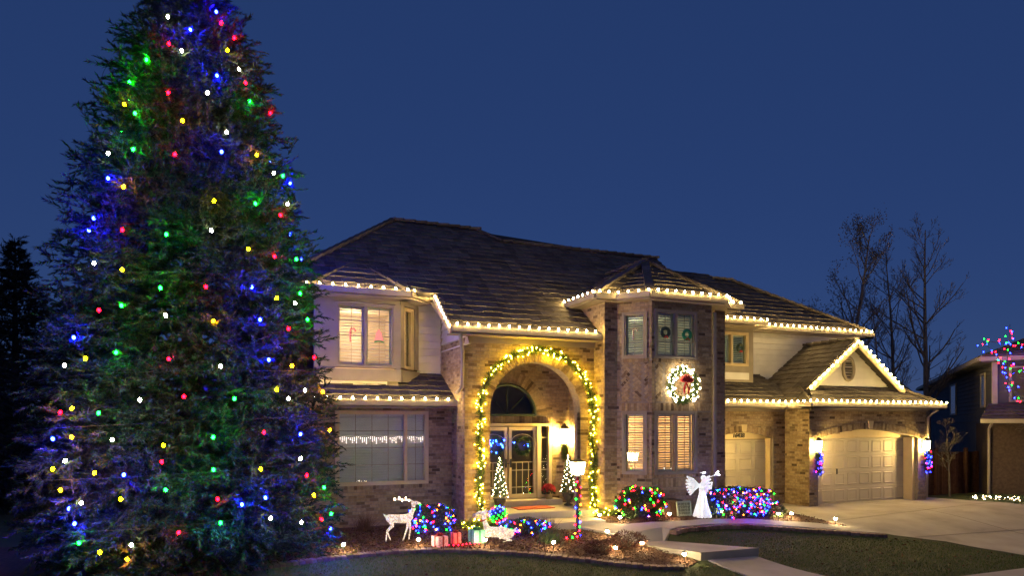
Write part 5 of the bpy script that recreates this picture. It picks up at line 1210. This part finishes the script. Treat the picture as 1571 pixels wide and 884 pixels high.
def nroof(pl, rows):
    r = npart('roof', 'under', lambda mb: mb.prism([Vector(p) for p in pl], (0, 0, -.12)))
    a, b, c_, d = [Vector(p) for p in pl]; m = MB(); nn = (b - a).cross(d - a).normalized(); nn = nn if nn.z > 0 else -nn
    for k in range(rows):
        t0, t1 = k / rows, (k + 1.1) / rows; m.add([a.lerp(d, t0) + nn * .07, b.lerp(c_, t0) + nn * .07, b.lerp(c_, min(1, t1)) + nn * .01, a.lerp(d, min(1, t1)) + nn * .01, a.lerp(d, t0), b.lerp(c_, t0)], [(0, 1, 2, 3), (0, 4, 5, 1)])
    npart('roof_course', 'tile', lambda mb: mb.add(m.v, m.f), r)['kind'] = 'stuff'
nroof([(-.35, -.35, 4.92), (9, -.35, 4.92), (9, 4.5, 6.9), (4.0, 4.5, 6.9)], 14); nroof([(-.35, 24, 4.92), (-.35, -.35, 4.92), (4.0, 4.5, 6.9), (4.0, 24, 6.9)], 14)
nroof([(-.45, -1.0, 2.72), (9, -1.0, 2.72), (9, .15, 3.3), (.0, .15, 3.3)], 5)
npart('gutter', 'gutter', lambda mb: mb.beam((-.38, -.38, 4.86), (9, -.38, 4.86), .1, .14)); npart('gutter', 'gutter', lambda mb: mb.beam((-.38, 24, 4.86), (-.38, -.33, 4.86), .1, .14)); npart('gutter', 'gutter', lambda mb: mb.beam((-.45, -1.05, 2.68), (9, -1.05, 2.68), .1, .14))
npart('downspout', 'gutter', lambda mb: mb.tube([(-.1, -1.0, 2.65), (-.06, -.1, 2.4), (-.06, -.06, 0)], .045, 6)); npart('chimney', 'nbrick', lambda mb: mb.box(2.3, 2.75, 5.0, 5.5, 6.3, 7.6))
npart('soffit', 'nsiding', lambda mb: mb.box(-.33, 9, -.33, 24, 4.76, 4.80))
def nwin(x0, x1, y0, y1, z0, z1, ax_):
    w = .08
    def fr(mb):
        if ax_ == 'x':
            for a, b, c_, d in ((x0, x0 + w, z0, z1), (x1 - w, x1, z0, z1), (x0 + w, x1 - w, z0, z0 + w), (x0 + w, x1 - w, z1 - w, z1)): mb.box(a, b, y0, y1, c_, d)
        else:
            for a, b, c_, d in ((y0, y0 + w, z0, z1), (y1 - w, y1, z0, z1), (y0 + w, y1 - w, z0, z0 + w), (y0 + w, y1 - w, z1 - w, z1)): mb.box(x0, x1, a, b, c_, d)
    wn_ = npart('window', 'gutter', fr); npart('pane', 'glass', lambda mb: mb.box(x0 + w, x1 - w, y0 + .02, y0 + .03, z0 + w, z1 - w) if ax_ == 'x' else mb.box(x0 + .02, x0 + .03, y0 + w, y1 - w, z0 + w, z1 - w), wn_)
    npart('blind', 'darkdoor', lambda mb: mb.box(x0 + w, x1 - w, y0 + .04, y0 + .05, z0 + w, z1 - w) if ax_ == 'x' else mb.box(x0 + .04, x0 + .05, y0 + w, y1 - w, z0 + w, z1 - w), wn_)
nwin(.55, 1.7, .05, .11, 3.35, 4.6, 'x'); nwin(.05, .11, 1.6, 2.5, 3.2, 4.5, 'y'); nwin(.05, .11, 9.2, 11.2, 3.0, 4.5, 'y')
t = thing('wooden_fence', 'dark brown board fence between the two houses', 'fence', (24, 16.9, 0))
x = 22.0; me = mesh_of('board', MB().box(0, .135, -.012, .012, 0, 1.55), 'fence')
while x < 26.0: inst('board', me, (x, 17.0 + random.uniform(-.006, .006), zt(x, 17) - .02 + random.uniform(0, .03)), t); x += .145
for px in (22.0, 23.6, 25.2): obj('post', MB().box(px - .05, px + .05, 16.86, 16.96, 0, 1.7), 'fence', t)
obj('rail', MB().box(22, 26, 17.02, 17.06, 1.2, 1.29), 'fence', t); obj('rail', MB().box(22, 26, 17.02, 17.06, .3, .39), 'fence', t)
t = thing('tree_light_string', 'multicoloured lights winding up the small tree at right edge', 'string lights', (24.57, 14.71, 3.3))
c = [(23.47, 15.16, 5.37), (23.94, 14.97, 4.82), (24.14, 14.89, 4.42), (24.3, 14.82, 3.96), (24.41, 14.78, 3.63), (24.57, 14.71, 3.3)]
obj('wire', MB().tube(c, .01, 4), 'gwire', t); pp = along(c, .085)
for i, m_ in enumerate(('miniB', 'miniR', 'miniG', 'miniB', 'miniR', 'miniB')): bulbs(t, [q + Vector(rng.normal(size=3) * .11) for q in pp[i::6]], m_, .017, 1.2)
t = thing('tree_light_string', 'multicoloured lights on upper twigs of the small tree at right edge', 'string lights', (23.99, 14.73, 4.41))
c = [(23.88, 14.56, 5.88), (23.86, 14.57, 5.34), (23.82, 14.59, 4.87), (23.99, 14.73, 4.41), (24.54, 14.51, 4.47), (25.12, 14.27, 4.56)]; c2 = [(23.76, 15.26, 5.41), (24.43, 14.98, 5.3), (24.97, 14.76, 5.28), (25.56, 14.52, 5.26)]
obj('wire', MB().tube(c, .01, 4).tube(c2, .01, 4), 'gwire', t); pp = along(c, .1) + along(c2, .11)
for i, m_ in enumerate(('miniB', 'miniR', 'miniB', 'miniR', 'miniG')): bulbs(t, [q + Vector(rng.normal(size=3) * .09) for q in pp[i::5]], m_, .017, 1.2)
t = thing('ground_light_string', 'warm white lights strewn over low ground cover by driveway', 'string lights', (24.2, 14.3, 0))
c = [(23.05, 15.35, .06), (23.4, 14.9, .08), (23.7, 14.45, .08), (23.95, 14.0, .08), (24.3, 13.5, .08), (24.8, 12.9, .08)]
pp = [q + Vector((rng.uniform(0, .7), rng.uniform(-.2, .3), rng.uniform(-.02, .08))) for q in along(c, .028)]
obj('wire', MB().tube(sorted(pp, key=lambda p: -p.y), .004, 3), 'gwire', t); bulbs(t, pp, 'warmmini', .0115, 1.0)
shrub('ground_cover', 'low dark ground cover along the far driveway edge', (24.2, 14.3), 1.0, 1.5, .14, 2600, L=.08, Wd=.01, cat='plant', wood=False)
